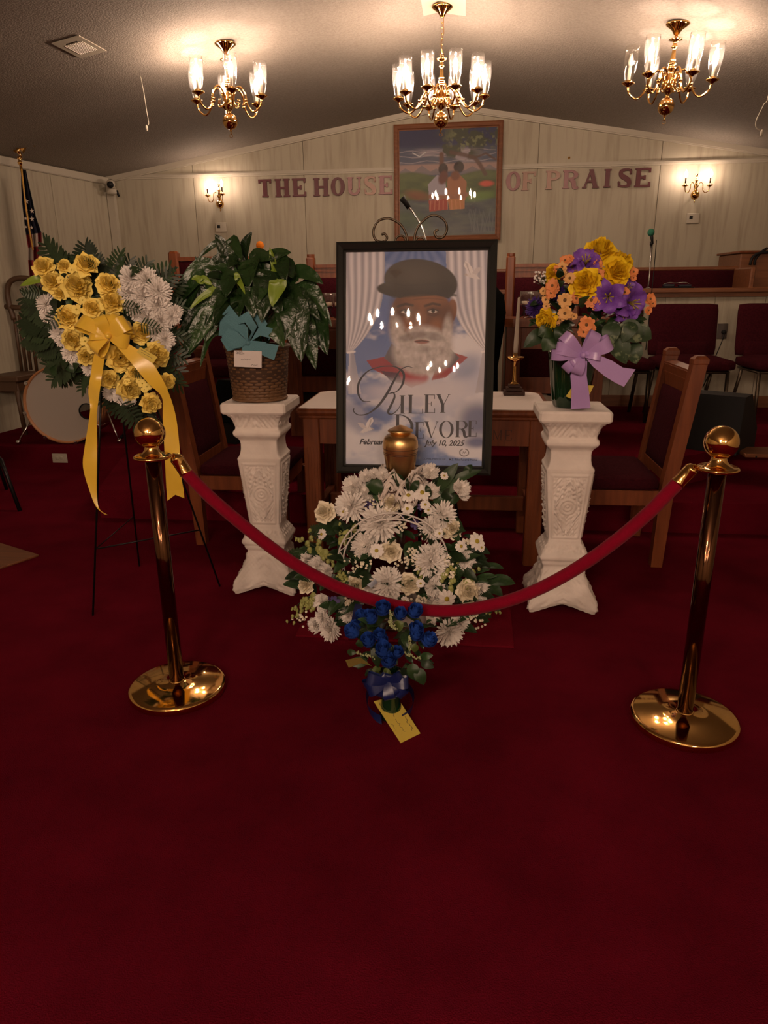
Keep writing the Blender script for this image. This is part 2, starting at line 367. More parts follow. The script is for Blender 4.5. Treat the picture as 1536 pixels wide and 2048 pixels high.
# ================================================================== CHANDELIERS
def tri(me): return me
def arm_curve(R):
    return catmull([(.018, 0, -.035), (.045, 0, .045), (.085, 0, .062), (.118, 0, .02), (R*.52+.01, 0, -.045), (R*.74, 0, -.088), (R*.94, 0, -.06), (R, 0, -.015)], 5)
ARMS = {}
def arm_meshes(R):
    if R in ARMS: return ARMS[R]
    a = MB(); a.tube(arm_curve(R), .0062, 7)
    a.tube(catmull([(.05, 0, .035), (.035, 0, -.01), (.05, 0, -.045), (.075, 0, -.04), (.075, 0, -.015), (.06, 0, -.012)], 4), .004, 6)
    for dz in (0, .018): a.tube([(R*.46+.012, -.0, -.01-dz), (R*.46+.016, 0, -.022-dz)], .011, 8)
    c = MB(); c.lathe([(.006, -.022), (.012, -.016), (.034, -.004), (.040, 0), (.040, .003), (.020, .004), (.020, .016), (.012, .018)], n=20)
    s = MB(); s.lathe([(.0105, .012), (.0105, .085), (.008, .087)], n=10)
    bl = MB(); bl.lathe([(.006, .085), (.014, .105), (.0165, .122), (.012, .142), (.005, .158), (.001, .166)], n=8)
    g = MB(); prof = [(.021, .012), (.026, .03), (.036, .075), (.0415, .12), (.0430, .16), (.0425, .20)]
    g.lathe(prof+[(r-.0016, z) for r, z in reversed(prof)], n=24, closed=False)
    ARMS[R] = (a.mesh('arm', BRASS), c.mesh('drip_cup', BRASS), s.mesh('candle_sleeve', CANDLE), bl.mesh('bulb', LIT), g.mesh('glass_shade', SHADE), bl.mesh('bulb', OFFB), bl.mesh('bulb', LITN))
    return ARMS[R]
def chandelier(loc, drop, R, n, label, phase=0., unlit=(), tilt=(0, 0), group='brass chandeliers', nave=False):
    t = thing('chandelier', label, 'chandelier', loc); t.rotation_euler = (tilt[0], tilt[1], 0)
    MB().lathe([(.004, -.065), (.014, -.06), (.03, -.035), (.062, -.012), (.070, -.006), (.070, 0), (.02, .004)], n=28).build('canopy', BRASS, t)
    zc = -drop                                     # height of the cups
    top = zc+.235; z = -.06; k = 0; b = MB()
    while z > top+.03:
        pts = []
        for j in range(10):
            a = 2*PI*j/10; x, zz = .0075*math.cos(a), .019*math.sin(a)
            pts.append((x, 0, z-.017+zz) if k % 2 == 0 else (0, x, z-.017+zz))
        b.tube(pts, .0019, 5, 0, True); z -= .031; k += 1
    b.tube([(.008, .0, -.06), (.012, .004, -.06-(drop-.3)*.4), (-.008, .006, -.06-(drop-.3)*.7), (.004, 0, top+.02)], .0018, 5)
    b.build('chain', BRASS, t)
    MB().tube([(0.014*math.cos(a), 0, top+.016+.014*math.sin(a)) for a in np.linspace(0, 2*PI, 12, endpoint=False)], .0025, 6, 0, True).build('hanging_ring', BRASS, t)
    pr = [(.004, .235), (.038, .226), (.040, .222), (.014, .214), (.010, .20), (.018, .19), (.018, .183), (.010, .176), (.011, .165), (.016, .12), (.018, .115), (.012, .108), (.022, .10), (.022, .092), (.014, .088), (.024, .078), (.024, .068), (.014, .06), (.018, .04), (.030, .0), (.034, -.03), (.026, -.06), (.012, -.07), (.012, -.085), (.018, -.09)]
    MB().lathe([(r, zc+zz) for r, zz in reversed(pr)], n=20).build('column', BRASS, t)
    MB().ball((0, 0, zc-.135), .05, 24, 16).build('ball', BRASS, t)
    f = MB(); f.lathe([(.002, zc-.215), (.005, zc-.205), (.003, zc-.198), (.010, zc-.192), (.006, zc-.184), (.012, zc-.180)], n=12)
    f.tube([(.011*math.cos(a), 0, zc-.222+.011*math.sin(a)) for a in np.linspace(0, 2*PI, 10, endpoint=False)], .0018, 5, 0, True)
    f.build('finial', BRASS, t)
    ms = arm_meshes(R)
    for k in range(n):
        a = link('arm', ms[0], t, (0, 0, zc), (0, 0, phase+2*PI*k/n))
        for nm, me in (('drip_cup', ms[1]), ('candle_sleeve', ms[2]), ('bulb', ms[5] if k in unlit else (ms[6] if nave else ms[3])), ('glass_shade', ms[4])):
            link(nm, me, a, (R, 0, 0))
    return t
cl = Vector((-1.586, 5.16, 0)); cc = Vector((pc.x, 5.37, 0)); cr = Vector((1.238, 5.14, 0))
def drop_for(u, v, c, dx=.135): return ceil_z(c.x)-.004-(ay(u, v, c.y).z+dx)
chandelier((cl.x, cl.y, ceil_z(cl.x)-.004), drop_for(460, 243, cl), .232, 6, 'six-arm brass chandelier with clear glass shades, leftmost of the three', .92)
chandelier((cc.x, cc.y, ceil_z(cc.x)-.006), drop_for(882, 240, cc), .285, 10, 'largest brass chandelier, ten arms, hanging by long chain from ceiling ridge', .03)
chandelier((cr.x, cr.y, ceil_z(cr.x)-.004), drop_for(1340, 212, cr), .245, 6, 'tilted brass chandelier at right with one unlit bulb', -.235, unlit=(3,), tilt=(.03, .045))
for i, (x, y, n) in enumerate(((-.72, -1.25, 10), (-1.9, -2.7, 6), (1.45, -2.7, 6), (-.31, -4.6, 6), (-1.9, -4.4, 6), (1.45, -4.4, 6))):
    chandelier((x, y, ceil_z(x)-.004), .62 if n == 10 else .40, .262 if n == 10 else .232, n, ['ten-arm brass chandelier behind the viewer, mirrored across the face on the portrait glass', 'six-arm brass chandelier just behind the viewer over the left aisle, mirrored in brass', 'six-arm brass chandelier just behind the viewer over the right aisle, mirrored in brass', 'six-arm brass chandelier far behind the viewer, mirrored low on the portrait glass', 'six-arm brass chandelier farthest behind the viewer over the left aisle', 'six-arm brass chandelier farthest behind the viewer over the right aisle'][i], .3, nave=True)
# wall sconces
def sconce(u, v, angs, label):
    p = ay(u, v, YB-.09); t = thing('wall_sconce', label, 'sconce', p)
    MB().lathe([(.001, -.075), (.006, -.065), (.003, -.055), (.008, -.045), (.004, -.042)], n=10).build('finial', BRASS, t)
    MB().ball((0, 0, 0), .042, 20, 14).tube([(0, 0, 0), (0, .085, 0)], .012, 8).build('ball', BRASS, t)
    MB().lathe([(.012, .035), (.016, .05), (.010, .06), (.018, .075), (.012, .09), (.014, .10), (.008, .12), (.016, .13), (.009, .145), (.006, .17), (.02, .185), (.018, .188)], n=14).build('column', BRASS, t)
    for a in angs:
        m = MB().tube(catmull([(.012, 0, .06), (.035, 0, .11), (.06, 0, .10), (.065, 0, .05), (.085, 0, .02), (.115, 0, .03), (.125, 0, .07)], 5), .0042, 6).build('arm', BRASS, t); m.rotation_euler = (0, 0, a)
        MB().lathe([(.004, .066), (.03, .082), (.03, .086), (.012, .088), (.012, .10)], (.125, 0, 0), 14).build('drip_cup', BRASS, m)
        MB().lathe([(.0065, .10), (.0065, .155)], (.125, 0, 0), 8).build('candle_sleeve', BRASSD, m)
        MB().lathe([(.006, .155), (.013, .172), (.014, .185), (.008, .205), (.001, .222)], (.125, 0, 0), 8).build('bulb', LITS, m)
sconce(440, 408, (PI*1.02, -PI*.32), 'brass two-candle wall sconce at the left end of the back wall')
sconce(1390, 390, (PI*1.12, -PI*.05), 'brass two-candle wall sconce at the right end of the back wall')
def thermostat(u, v, label):
    p = ay(u, v, YB); t = thing('thermostat', label, 'thermostat', p)
    MB().bbox((-.062, -.025, -.048), (.062, 0, .048), .006).build('body', OFFW, t)
    MB().box((-.038, -.027, -.008), (-.006, -.024, .022)).build('display', BLACK, t)
    for k in range(2): MB().box((.018, -.027, -.02+.025*k), (.036, -.024, -.008+.025*k)).build('button', TRIM, t)
thermostat(443, 455, 'ivory thermostat under the left wall sconce'); thermostat(1385, 437, 'ivory thermostat under the right wall sconce')
# security camera and its raceway
p = ay(222, 372, YB-.18); t = thing('security_camera', 'white security camera with black lens in the left ceiling corner', 'camera', p); t.rotation_euler = (0, 0, .35)
Mx = Matrix.Rotation(PI/2+.25, 3, 'X')
MB().lathe([(.02, -.05), (.042, -.045), (.045, .03), (.036, .055), (.03, .058)], (0, 0, .02), 18, 0, Mx).build('body', OFFW, t)
MB().lathe([(.001, .056), (.034, .056), (.034, .066), (.001, .07)], (0, 0, .02), 16, 0, Mx).build('lens', BLACK, t)
MB().lathe([(.02, -.06), (.055, -.05), (.05, -.01), (.02, .0)], (0, .03, -.02), 18).build('base', OFFW, t)
MB().tube([(.05, .02, -.04), (.065, .02, -.10)], .012, 8).build('antenna', BLACK, t)
MB().box((-.03, .05, -.04), (.03, .30, -.0)).build('bracket', OFFW, t)
# pull cord from the ceiling, and the one at the right edge
a = ac(281, 153, -1); bb = ay(296, 256, a.y)
t = thing('pull_cord', 'thin white pull cord hanging from the ceiling left of the left chandelier', 'cord', a)
MB().tube(catmull([(0, 0, 0), (.012, 0, -.1), (.02, 0, -.22), (bb.x-a.x+.008, 0, bb.z-a.z+.03), (bb.x-a.x-.01, 0, bb.z-a.z+.01)], 6), .0028, 6).build('cord', TRIM, t)
MB().lathe([(.003, -.02), (.009, -.015), (.009, .01), (.003, .02)], (bb.x-a.x-.01, 0, bb.z-a.z), 10).build('toggle', TRIM, t)
a = ay(1538, 186, 4.9); t = thing('pull_cord', 'looped white cord hanging at the right edge of the ceiling', 'cord', a)
hz = ceil_z(a.x)-a.z
MB().tube(catmull([(0, 0, hz), (0, 0, 0), (-.02, 0, -.06), (-.05, 0, -.14), (-.045, 0, -.18), (-.01, 0, -.20)], 6), .003, 6).build('cord', TRIM, t)
MB().lathe([(.003, -.02), (.009, -.015), (.009, .01), (.003, .02)], (-.01, 0, -.21), 10).build('toggle', TRIM, t)
# ================================================================== LETTERING (serif capitals from polygons, unit height)
def arcband(cx, cy, rx, ry, wx, wy, a0, a1, n=14):
    out = []
    for i in range(n):
        q = []
        for a in (a0+(a1-a0)*i/n, a0+(a1-a0)*(i+1)/n):
            q.append(((cx+rx*math.cos(a), cy+ry*math.sin(a)), (cx+(rx-wx)*math.cos(a), cy+(ry-wy)*math.sin(a))))
        out.append([q[0][0], q[1][0], q[1][1], q[0][1]])
    return out
def R_(x0, y0, x1, y1): return [[(x0, y0), (x1, y0), (x1, y1), (x0, y1)]]
def brush(pts, ws):
    out = []; P = catmull([(x, y, 0) for x, y in pts], 6); n = len(P); W = np.interp(np.linspace(0, len(ws)-1, n), range(len(ws)), ws)
    L = []
    for i in range(n):
        t = (P[min(i+1, n-1)]-P[max(i-1, 0)]).normalized(); s = V(-t.y, t.x, 0)*W[i]/2; L.append((P[i]+s, P[i]-s))
    for i in range(n-1): out.append([tuple(L[i][1])[:2], tuple(L[i+1][1])[:2], tuple(L[i+1][0])[:2], tuple(L[i][0])[:2]])
    return out
def glyph(ch, w, s=.16, t=.06, st=.05):
    def ser(x, y, l=.07): return R_(x-l, y, x+s+l, y+st) if y < .5 else R_(x-l, y-st, x+s+l, y)
    stem = lambda x: R_(x, 0, x+s, 1)+ser(x, 0)+ser(x, 1)
    x0 = .07; x1 = w-.07-s
    if ch == 'T': return R_(w/2-s/2, 0, w/2+s/2, 1)+ser(w/2-s/2, 0)+R_(0, 1-t, w, 1)+R_(0, .78, t, 1)+R_(w-t, .78, w, 1)
    if ch == 'H': return stem(x0)+stem(x1)+R_(x0+s, .5-t/2, x1, .5+t/2)
    if ch in 'EF':
        g = stem(x0)+R_(x0, 1-t, w-.02, 1)+R_(w-.02-t, .76, w-.02, 1)+R_(x0+s, .5-t/2, w*.68, .5+t/2)+R_(w*.68-t, .38, w*.68, .62)
        return g+(R_(x0, 0, w, t)+R_(w-t, 0, w, .26) if ch == 'E' else [])
    if ch == 'L': return stem(x0)+R_(x0, 0, w, t)+R_(w-t, 0, w, .26)
    if ch == 'I': return R_(w/2-s/2, 0, w/2+s/2, 1)+ser(w/2-s/2, 0)+ser(w/2-s/2, 1)
    if ch == 'O': return arcband(w/2, .5, w/2, .52, s, t, 0, 2*PI, 28)
    if ch == 'D': return stem(x0)+arcband(x0+s*.5, .5, w-x0-s*.5, .5, s, t, -PI/2, PI/2, 16)
    if ch in 'PR':
        g = stem(x0)+R_(x0, 1-t, w*.55, 1)+arcband(w*.5, .74, w*.46, .26, s, t, -PI/2, PI/2, 12)+R_(x0, .48, w*.52, .48+t)
        if ch == 'R': g += brush([(w*.5, .5), (w*.68, .36), (w*.74, .1), (w*.88, .02), (w, .08)], [s*.8, s, s, s*.6, t])
        return g
    if ch == 'A': return [[(0.06, 0), (.06+t, 0), (w/2+t/2, 1), (w/2-t/2, 1)], [(w-.06-s, 0), (w-.06, 0), (w/2+s*.4, 1), (w/2-s*.5, 1)]]+R_(w*.25, .30, w*.75, .30+t)+R_(0, 0, .06+t+.08, st)+R_(w-.12-s, 0, w, st)
    if ch == 'V': return [[(w/2, 0), (w/2+s*.4, 0), (.07+s, 1), (.07, 1)], [(w/2, 0), (w/2+t, 0), (w-.05, 1), (w-.05-t, 1)]]+R_(0, 1-st, .14+s, 1)+R_(w-.12-t, 1-st, w, 1)
    if ch == 'Y': return R_(w/2-s/2, 0, w/2+s/2, .5)+ser(w/2-s/2, 0)+[[(w/2-s/2, .45), (w/2+s/2, .45), (.09+s, 1), (.07, 1)], [(w/2+s/2-t, .45), (w/2+s/2, .45), (w-.05, 1), (w-.05-t, 1)]]+R_(0, 1-st, .14+s, 1)+R_(w-.14, 1-st, w, 1)
    if ch == 'U': return R_(x0, .3, x0+s, 1)+ser(x0, 1)+R_(w-.07-t, .3, w-.07, 1)+R_(w-.17-t, 1-st, w, 1)+arcband((x0+w-.07)/2, .33, (w-.07-x0)/2, .35, (s+t)/2, t*1.3, -PI, 0, 14)+R_(x0, .3, x0+s, .34)
    if ch == 'S': return brush([(w*.93, .72), (w*.88, .9), (w*.55, 1-t/2), (w*.2, .86), (w*.24, .64), (w*.55, .5), (w*.82, .34), (w*.82, .12), (w*.5, t/2), (w*.15, .1), (w*.06, .3)], [t, t, t, s*.8, s, s*1.1, s, s*.8, t, t, t])+R_(w*.9, .68, w*.97, .97)+R_(w*.03, .03, w*.10, .34)
    if ch == 'M': return R_(x0, 0, x0+t, 1)+R_(x1, 0, x1+s, 1)+[[(x0, 1), (x0+s, 1), (w/2+t, .1), (w/2-t*.3, .1)], [(x1, 1), (x1+t, 1), (w/2+t, .1), (w/2, .1)]]+R_(0, 0, x0+t+.07, st)+ser(x1, 0)
    if ch == '.': return R_(0, 0, s, s)
    return []
def signletter(ch, u0, u1, vt, vb, mt, label):
    a = ay(u0, vb, YB); c = ay(u1, vb, YB); tt = ay((u0+u1)/2, vt, YB); h = tt.z-(a.z+c.z)/2; wd = c.x-a.x
    M = Matrix(((1, 0, 0, 0), (0, 0, 1, 0), (0, 1, 0, 0), (0, 0, 0, 1)))
    b = MB()
    for i, p in enumerate(glyph(ch, wd/h, .25, .115, .085)): b.prism([(x*h, y*h) for x, y in p], -.022-.0002*(i % 5), -.004, 0, M)
    o = b.build('letter', mt); o.location = (a.x, YB, (a.z+c.z)/2); tag(o, label, 'letter', 'letters of the wall sign')
ls = []
for ch, x0, x1, yt, yb, mt, lb in (('T', 98, 228, 200, 382, SIGN, 'burgundy letter T, first letter of the wall sign'), ('H', 265, 415, 195, 380, SIGN, 'burgundy letter H in the word THE'),
    ('E', 440, 580, 190, 376, SIGN, 'burgundy letter E ending the word THE'), ('H', 655, 815, 186, 372, SIGN, 'burgundy letter H beginning the word HOUSE'),
    ('O', 835, 975, 182, 366, SIGN, 'burgundy letter O in the word HOUSE'), ('U', 998, 1145, 177, 362, SIGNM, 'half-shiny burgundy letter U in the word HOUSE'),
    ('S', 1175, 1290, 170, 358, SIGNF, 'faded shiny letter S in the word HOUSE'), ('E', 1320, 1460, 162, 354, SIGNM, 'dull burgundy letter E ending HOUSE beside the painting')):
    signletter(ch, 500+x0/5.12, 500+x1/5.12, 320+yt/5.12, 320+yb/5.12, mt, lb)
for ch, x0, x1, yt, yb, mt, lb in (('O', 55, 200, 120, 303, SIGNM, 'faded letter O just right of the painting'), ('F', 210, 350, 118, 304, SIGNF, 'tarnished shiny letter F in the word OF'),
    ('P', 445, 595, 108, 294, SIGNF, 'tarnished shiny letter P beginning PRAISE'), ('R', 615, 770, 104, 285, SIGNM, 'burgundy letter R with shiny screws in PRAISE'), ('A', 810, 975, 95, 282, SIGN, 'burgundy letter A in the word PRAISE'),
    ('I', 1010, 1100, 92, 276, SIGN, 'burgundy letter I in the word PRAISE'), ('S', 1160, 1290, 88, 274, SIGN, 'burgundy letter S in the word PRAISE'), ('E', 1325, 1482, 82, 270, SIGN, 'burgundy letter E, last letter of the wall sign')):
    signletter(ch, 1000+x0/4.955, 1000+x1/4.955, 320+yt/4.955, 320+yb/4.955, mt, lb)
def textmesh(s, size, shear=0., off=0., space=1.):
    cu = bpy.data.curves.new('t', 'FONT'); cu.body = s; cu.size = size; cu.shear = shear; cu.offset = off; cu.space_character = space; cu.resolution_u = 3
    o = bpy.data.objects.new('t', cu); COL.objects.link(o); dg = bpy.context.evaluated_depsgraph_get()
    me = bpy.data.meshes.new_from_object(o.evaluated_get(dg)); bpy.data.objects.remove(o); bpy.data.curves.remove(cu); return me

# ================================================================== PRINTED PICTURES painted into vertex colours of flat prints
def vnoise(X, Y, sc, seed, octs=4):
    r = np.random.default_rng(seed); out = 0*X; amp = 1; tot = 0
    for o in range(octs):
        g = r.random((64, 64)); x = X/sc*2**o; y = Y/sc*2**o; xi = np.floor(x).astype(int); yi = np.floor(y).astype(int); fx = x-xi; fy = y-yi
        fx = fx*fx*(3-2*fx); fy = fy*fy*(3-2*fy)
        A = g[yi % 64, xi % 64]; B = g[yi % 64, (xi+1) % 64]; C_ = g[(yi+1) % 64, xi % 64]; D = g[(yi+1) % 64, (xi+1) % 64]
        out = out+amp*((A*(1-fx)+B*fx)*(1-fy)+(C_*(1-fx)+D*fx)*fy); tot += amp; amp *= .5
    return out/tot
def smooth(a, b, x): t = np.clip((x-a)/(b-a), 0, 1); return t*t*(3-2*t)
class Paint:
    def __init__(s, X, Y, col): s.X, s.Y = X, Y; s.c = np.zeros(X.shape+(3,))+np.array(s2l(col))
    def mix(s, mask, col):
        col = np.array(s2l(col)) if not isinstance(col, np.ndarray) else col
        s.c = s.c*(1-mask[..., None])+col*mask[..., None]
    def ell(s, cx, cy, rx, ry, ang=0., soft=.08):
        a = math.radians(ang); dx, dy = s.X-cx, s.Y-cy; x = dx*math.cos(a)+dy*math.sin(a); y = -dx*math.sin(a)+dy*math.cos(a)
        return 1-smooth(1-soft, 1+soft, np.sqrt((x/rx)**2+(y/ry)**2))
    def poly(s, pts):
        m = np.zeros(s.X.shape, bool); n = len(pts)
        for i in range(n):
            x1, y1 = pts[i]; x2, y2 = pts[(i+1) % n]
            if y1 == y2: continue
            c = (s.Y > min(y1, y2)) & (s.Y <= max(y1, y2)) & (s.X < (x2-x1)*(s.Y-y1)/(y2-y1)+x1); m ^= c
        return m.astype(float)
    def line(s, pts, w, soft=.5):
        m = np.zeros(s.X.shape)
        for (x1, y1), (x2, y2) in zip(pts, pts[1:]):
            d2 = (x2-x1)**2+(y2-y1)**2; t = np.clip(((s.X-x1)*(x2-x1)+(s.Y-y1)*(y2-y1))/d2, 0, 1)
            d = np.hypot(s.X-x1-t*(x2-x1), s.Y-y1-t*(y2-y1)); m = np.maximum(m, 1-smooth(w*(1-soft), w*(1+soft), d))
        return m
def printmesh(name, c, W, H, mt, parent):            # c[row from top][col], in local xz plane, origin lower left
    nr, nc = c.shape[:2]; vs = [(W*j/(nc-1), 0, H*(1-i/(nr-1))) for i in range(nr) for j in range(nc)]
    fs = [(i*nc+j, (i+1)*nc+j, (i+1)*nc+j+1, i*nc+j+1) for i in range(nr-1) for j in range(nc-1)]
    me = bpy.data.meshes.new(name); me.from_pydata(vs, [], fs); me.materials.append(mt)
    a = me.color_attributes.new('Col', 'FLOAT_COLOR', 'POINT'); a.data.foreach_set('color', np.concatenate([np.clip(c, 0, 1), np.ones((nr, nc, 1))], 2).ravel().astype(np.float32))
    return link(name, me, parent)
PRINT = vcol_mat('printed_picture', .55)
# ---- memorial portrait
nr, nc = 420, 280
vv, uu = np.meshgrid(np.linspace(0, 1, nr), np.linspace(0, 1, nc), indexing='ij')
Y = 430-5*uu+vv*(1520+55*uu); X = 105-15*(Y-430)/1520+uu*(1015-75*(Y-430)/1520)
P = Paint(X, Y, (70, 100, 165))
P.mix(smooth(430, 1900, Y)*.5, (150, 170, 215))
rays = (.5+.5*np.sin(np.arctan2(X-620, Y-250)*26))*(1-smooth(430, 900, Y)); P.mix(rays*.25, (150, 175, 225))
cl_ = vnoise(X, Y*1.5, 300, 3, 5); th = .60-.10*smooth(850, 1000, Y)-.10*smooth(1100, 1200, Y)-.1*smooth(1200, 1400, Y); P.mix(smooth(th, th+.14, cl_)*np.where(Y < 700, .3, .95), (228, 226, 234))
sh = vnoise(X+90, Y*1.5+160, 300, 3, 5); P.mix(smooth(.52, .7, sh)*smooth(1100, 1400, Y)*.45, (135, 150, 190))
P.mix(P.ell(1010, 1650, 130, 130, 0, .6)*.8, (38, 60, 125)); P.mix(P.ell(200, 1590, 170, 110, 20, .6)*.6, (60, 85, 150)); P.mix(P.ell(1000, 1820, 80, 40, 0, .6)*.8, (35, 60, 130)); P.mix(P.ell(950, 1250, 110, 80, -30, .6)*.5, (90, 115, 170))
def curtain(edge_top, tie, wall, sgn):
    x = np.where(Y < tie[1], edge_top+(tie[0]-edge_top)*np.clip((Y-430)/(tie[1]-430), 0, 1)**3.2, tie[0]+sgn*30*0)
    bulge = 55*np.exp(-((Y-(tie[1]-140))/130)**2)*(-sgn)
    x = x+bulge*0
    m_ = ((X < x) if sgn < 0 else (X > x)) & (Y < tie[1])
    f = np.clip(np.abs(X-wall)/np.maximum(np.abs(x-wall), 1), 0, 1)
    folds = .5+.5*np.sin(f*34+vnoise(X, Y, 500, 9, 2)*5)
    base = np.array(s2l((168, 165, 178)))[None, None]*(1-folds[..., None])+np.array(s2l((236, 232, 238)))[None, None]*folds[..., None]
    P.mix(m_*.88, base)
    tl = P.poly([(tie[0]-18, tie[1]-12), (tie[0]+18, tie[1]-12), (tie[0]+(70 if sgn < 0 else 30), tie[1]+300), (tie[0]-(25 if sgn < 0 else 80), tie[1]+300)])
    P.mix(tl*.75, base)
    P.mix(P.line([(tie[0]-25, tie[1]), (tie[0]+25, tie[1]-6)], 7)*.9, (240, 236, 240))
curtain(385, (135, 1135), 105, -1); curtain(825, (1082, 1150), 1120, 1)
# shirt, collar
P.mix(P.poly([(245, 1195), (420, 1160), (520, 1260), (650, 1360), (560, 1400), (430, 1330), (290, 1260)])*.95, (150, 28, 40))
P.mix(P.poly([(860, 1150), (960, 1185), (900, 1240), (800, 1330), (700, 1350), (760, 1200)])*.95, (150, 28, 40))
P.mix(P.poly([(340, 1270), (470, 1290), (500, 1370), (420, 1350)])*.85, (60, 45, 70))
P.mix(P.poly([(425, 1075), (370, 1180), (440, 1240), (560, 1250), (470, 1110)])*.95, (92, 86, 96))
P.mix(P.poly([(840, 1120), (900, 1190), (840, 1260), (740, 1260)])*.95, (92, 86, 96))
P.mix(P.ell(590, 1320, 90, 60, 10, .2), (170, 35, 48))
# head
P.mix(P.ell(855, 850, 36, 85, 8, .12), (128, 80, 55))
face = P.ell(640, 900, 225, 240, 0, .05); P.mix(face, (112, 68, 46))
P.mix(P.ell(780, 960, 90, 170, 10, .5)*.6, (78, 44, 32)); P.mix(P.ell(690, 770, 130, 50, 0, .7)*.55, (150, 98, 66)); P.mix(P.ell(740, 960, 46, 60, 20, .7)*.55, (160, 100, 62))
P.mix(P.ell(520, 960, 60, 70, -15, .7)*.5, (150, 92, 60)); P.mix(P.ell(462, 900, 50, 160, 0, .6)*.6, (72, 42, 30))
for ex_, sg in ((722, 1), (530, -1)):
    P.mix(P.line([(ex_-55, 812), (ex_, 795), (ex_+50, 806)], 9)*.8, (40, 26, 22)); P.mix(P.ell(ex_, 850, 52, 30, 0, .4)*.6, (70, 40, 30))
    P.mix(P.ell(ex_, 850, 33, 13, 0, .15), (205, 190, 180)); P.mix(P.ell(ex_+2, 849, 13, 13, 0, .15), (26, 18, 16)); P.mix(P.line([(ex_-36, 846), (ex_, 834), (ex_+36, 848)], 4), (36, 22, 18))
    P.mix(P.line([(ex_-34, 876), (ex_+10, 886), (ex_+38, 876)], 4)*.6, (66, 40, 30))
P.mix(P.ell(640, 900, 34, 90, 4, .5)*.55, (140, 90, 60)); P.mix(P.ell(640, 965, 52, 26, 0, .3)*.8, (128, 78, 52)); P.mix(P.ell(618, 978, 12, 7)+P.ell(664, 978, 12, 7), (40, 22, 18))
for yy in (745, 765): P.mix(P.line([(590, yy), (700, yy-8), (800, yy+4)], 4)*.4, (80, 48, 34))
# beard
hair = .5*vnoise(X*2, Y, 60, 21, 4)+.5*vnoise(X, Y, 26, 33, 3); hc = np.array(s2l((132, 120, 118)))*(1-hair[..., None])+np.array(s2l((232, 226, 226)))*hair[..., None]
beard = np.maximum.reduce([P.ell(645, 1135, 212, 180, 0, .16), P.ell(470, 1010, 55, 120, -10, .45), P.ell(815, 1020, 36, 130, 8, .45), P.ell(640, 1022, 130, 40, 0, .25)])
P.mix(beard*.96, hc); P.mix(P.ell(560, 1030, 90, 28, -12, .4)*.5, (86, 72, 70)); P.mix(P.ell(720, 1030, 80, 28, 12, .4)*.5, (86, 72, 70))
P.mix(P.ell(640, 1066, 52, 15, 2, .2), (150, 98, 92)); P.mix(P.line([(592, 1066), (640, 1060), (690, 1068)], 4), (70, 40, 40))
P.mix(P.ell(640, 1120, 60, 28, 0, .6)*.35, (100, 92, 92))
# flat cap
cap = np.maximum(P.ell(640, 640, 262, 158, 8, .03), P.ell(560, 690, 235, 62, 2, .05)); cap = cap*(1-P.ell(650, 850, 260, 122, 0, .03)*.999*(Y > 720))
capc = np.array(s2l((38, 33, 30)))*(1-smooth(480, 800, Y)[..., None]*.5)+np.array(s2l((74, 66, 56)))*(P.ell(560, 600, 200, 70, 5, .9)[..., None]*.45)
P.mix(cap, capc); P.mix(P.line([(345, 700), (450, 742), (620, 735), (800, 722), (885, 740)], 10)*.8, (30, 26, 25)); P.mix(P.line([(400, 640), (520, 665), (700, 660), (860, 640)], 5)*.4, (28, 25, 24))
# fade into cloud below
P.mix(smooth(1290, 1400, Y+60*(vnoise(X, Y, 120, 5)-.5))*P.ell(600, 1420, 380, 130, 0, .4)*.8, (214, 210, 222))
def dove(cx, cy, s, fl=1):
    for pts, col in (([(-10, 0), (-60, -70), (-48, -110), (-20, -95), (10, -50), (20, -10)], (232, 228, 232)), ([(0, 0), (40, -50), (95, -60), (70, -20), (30, 12)], (205, 200, 206)), ([(-50, 5), (-20, -12), (30, 0), (70, 40), (40, 45), (0, 30), (-40, 18)], (222, 218, 222)), ([(-62, 10), (-40, -8), (-30, 12)], (190, 180, 180))):
        P.mix(P.poly([(cx+x*s*fl, cy+y*s) for x, y in pts])*.95, col)
    for k in range(5): P.mix(P.line([(cx+fl*s*(-8-4*k), cy-s*10*k), (cx+fl*s*(-50+6*k), cy-s*(100-4*k))], 2)*.4, (150, 145, 155))
dove(1000, 590, .85); dove(245, 1690, .75, -1)
# wreath emblem
for a in np.linspace(-PI*.38, PI*1.38, 26):
    cx_, cy_ = 912+30*math.cos(a), 1893+27*math.sin(a); P.mix(P.ell(cx_, cy_, 6, 2.6, math.degrees(a)+60, .3)*.9, (60, 55, 62))
P.mix(P.line([(902, 1900), (908, 1884), (914, 1900)], 1.6)+P.line([(912, 1898), (922, 1886), (926, 1900)], 1.6), (110, 105, 115))
PW, PH, FW = .606, .908, .040
pt0 = ay(672, 487, 3.10); tl = ay(674, 486, 3.12); tr = ay(995, 484, 3.12)
bl_ = ay(672, 936, 2.965)
tot = (tl.z-bl_.z); xc_ = (tl.x+tr.x)/2; k_ = (tr.x-tl.x)/(PW+2*FW); PW *= k_; FW *= k_; Lf = math.hypot(tl.z-bl_.z, .155)+.02; PH = Lf-2*FW
port = thing('framed_portrait', 'black framed memorial poster of a bearded man in a flat cap, name RILEY DEVORE', 'picture', (tl.x, 2.965, bl_.z-.02))
lean = -math.atan2(.155, tl.z-bl_.z); port.rotation_euler = (lean, 0, 0)
TWm, THm = PW+2*FW, PH+2*FW
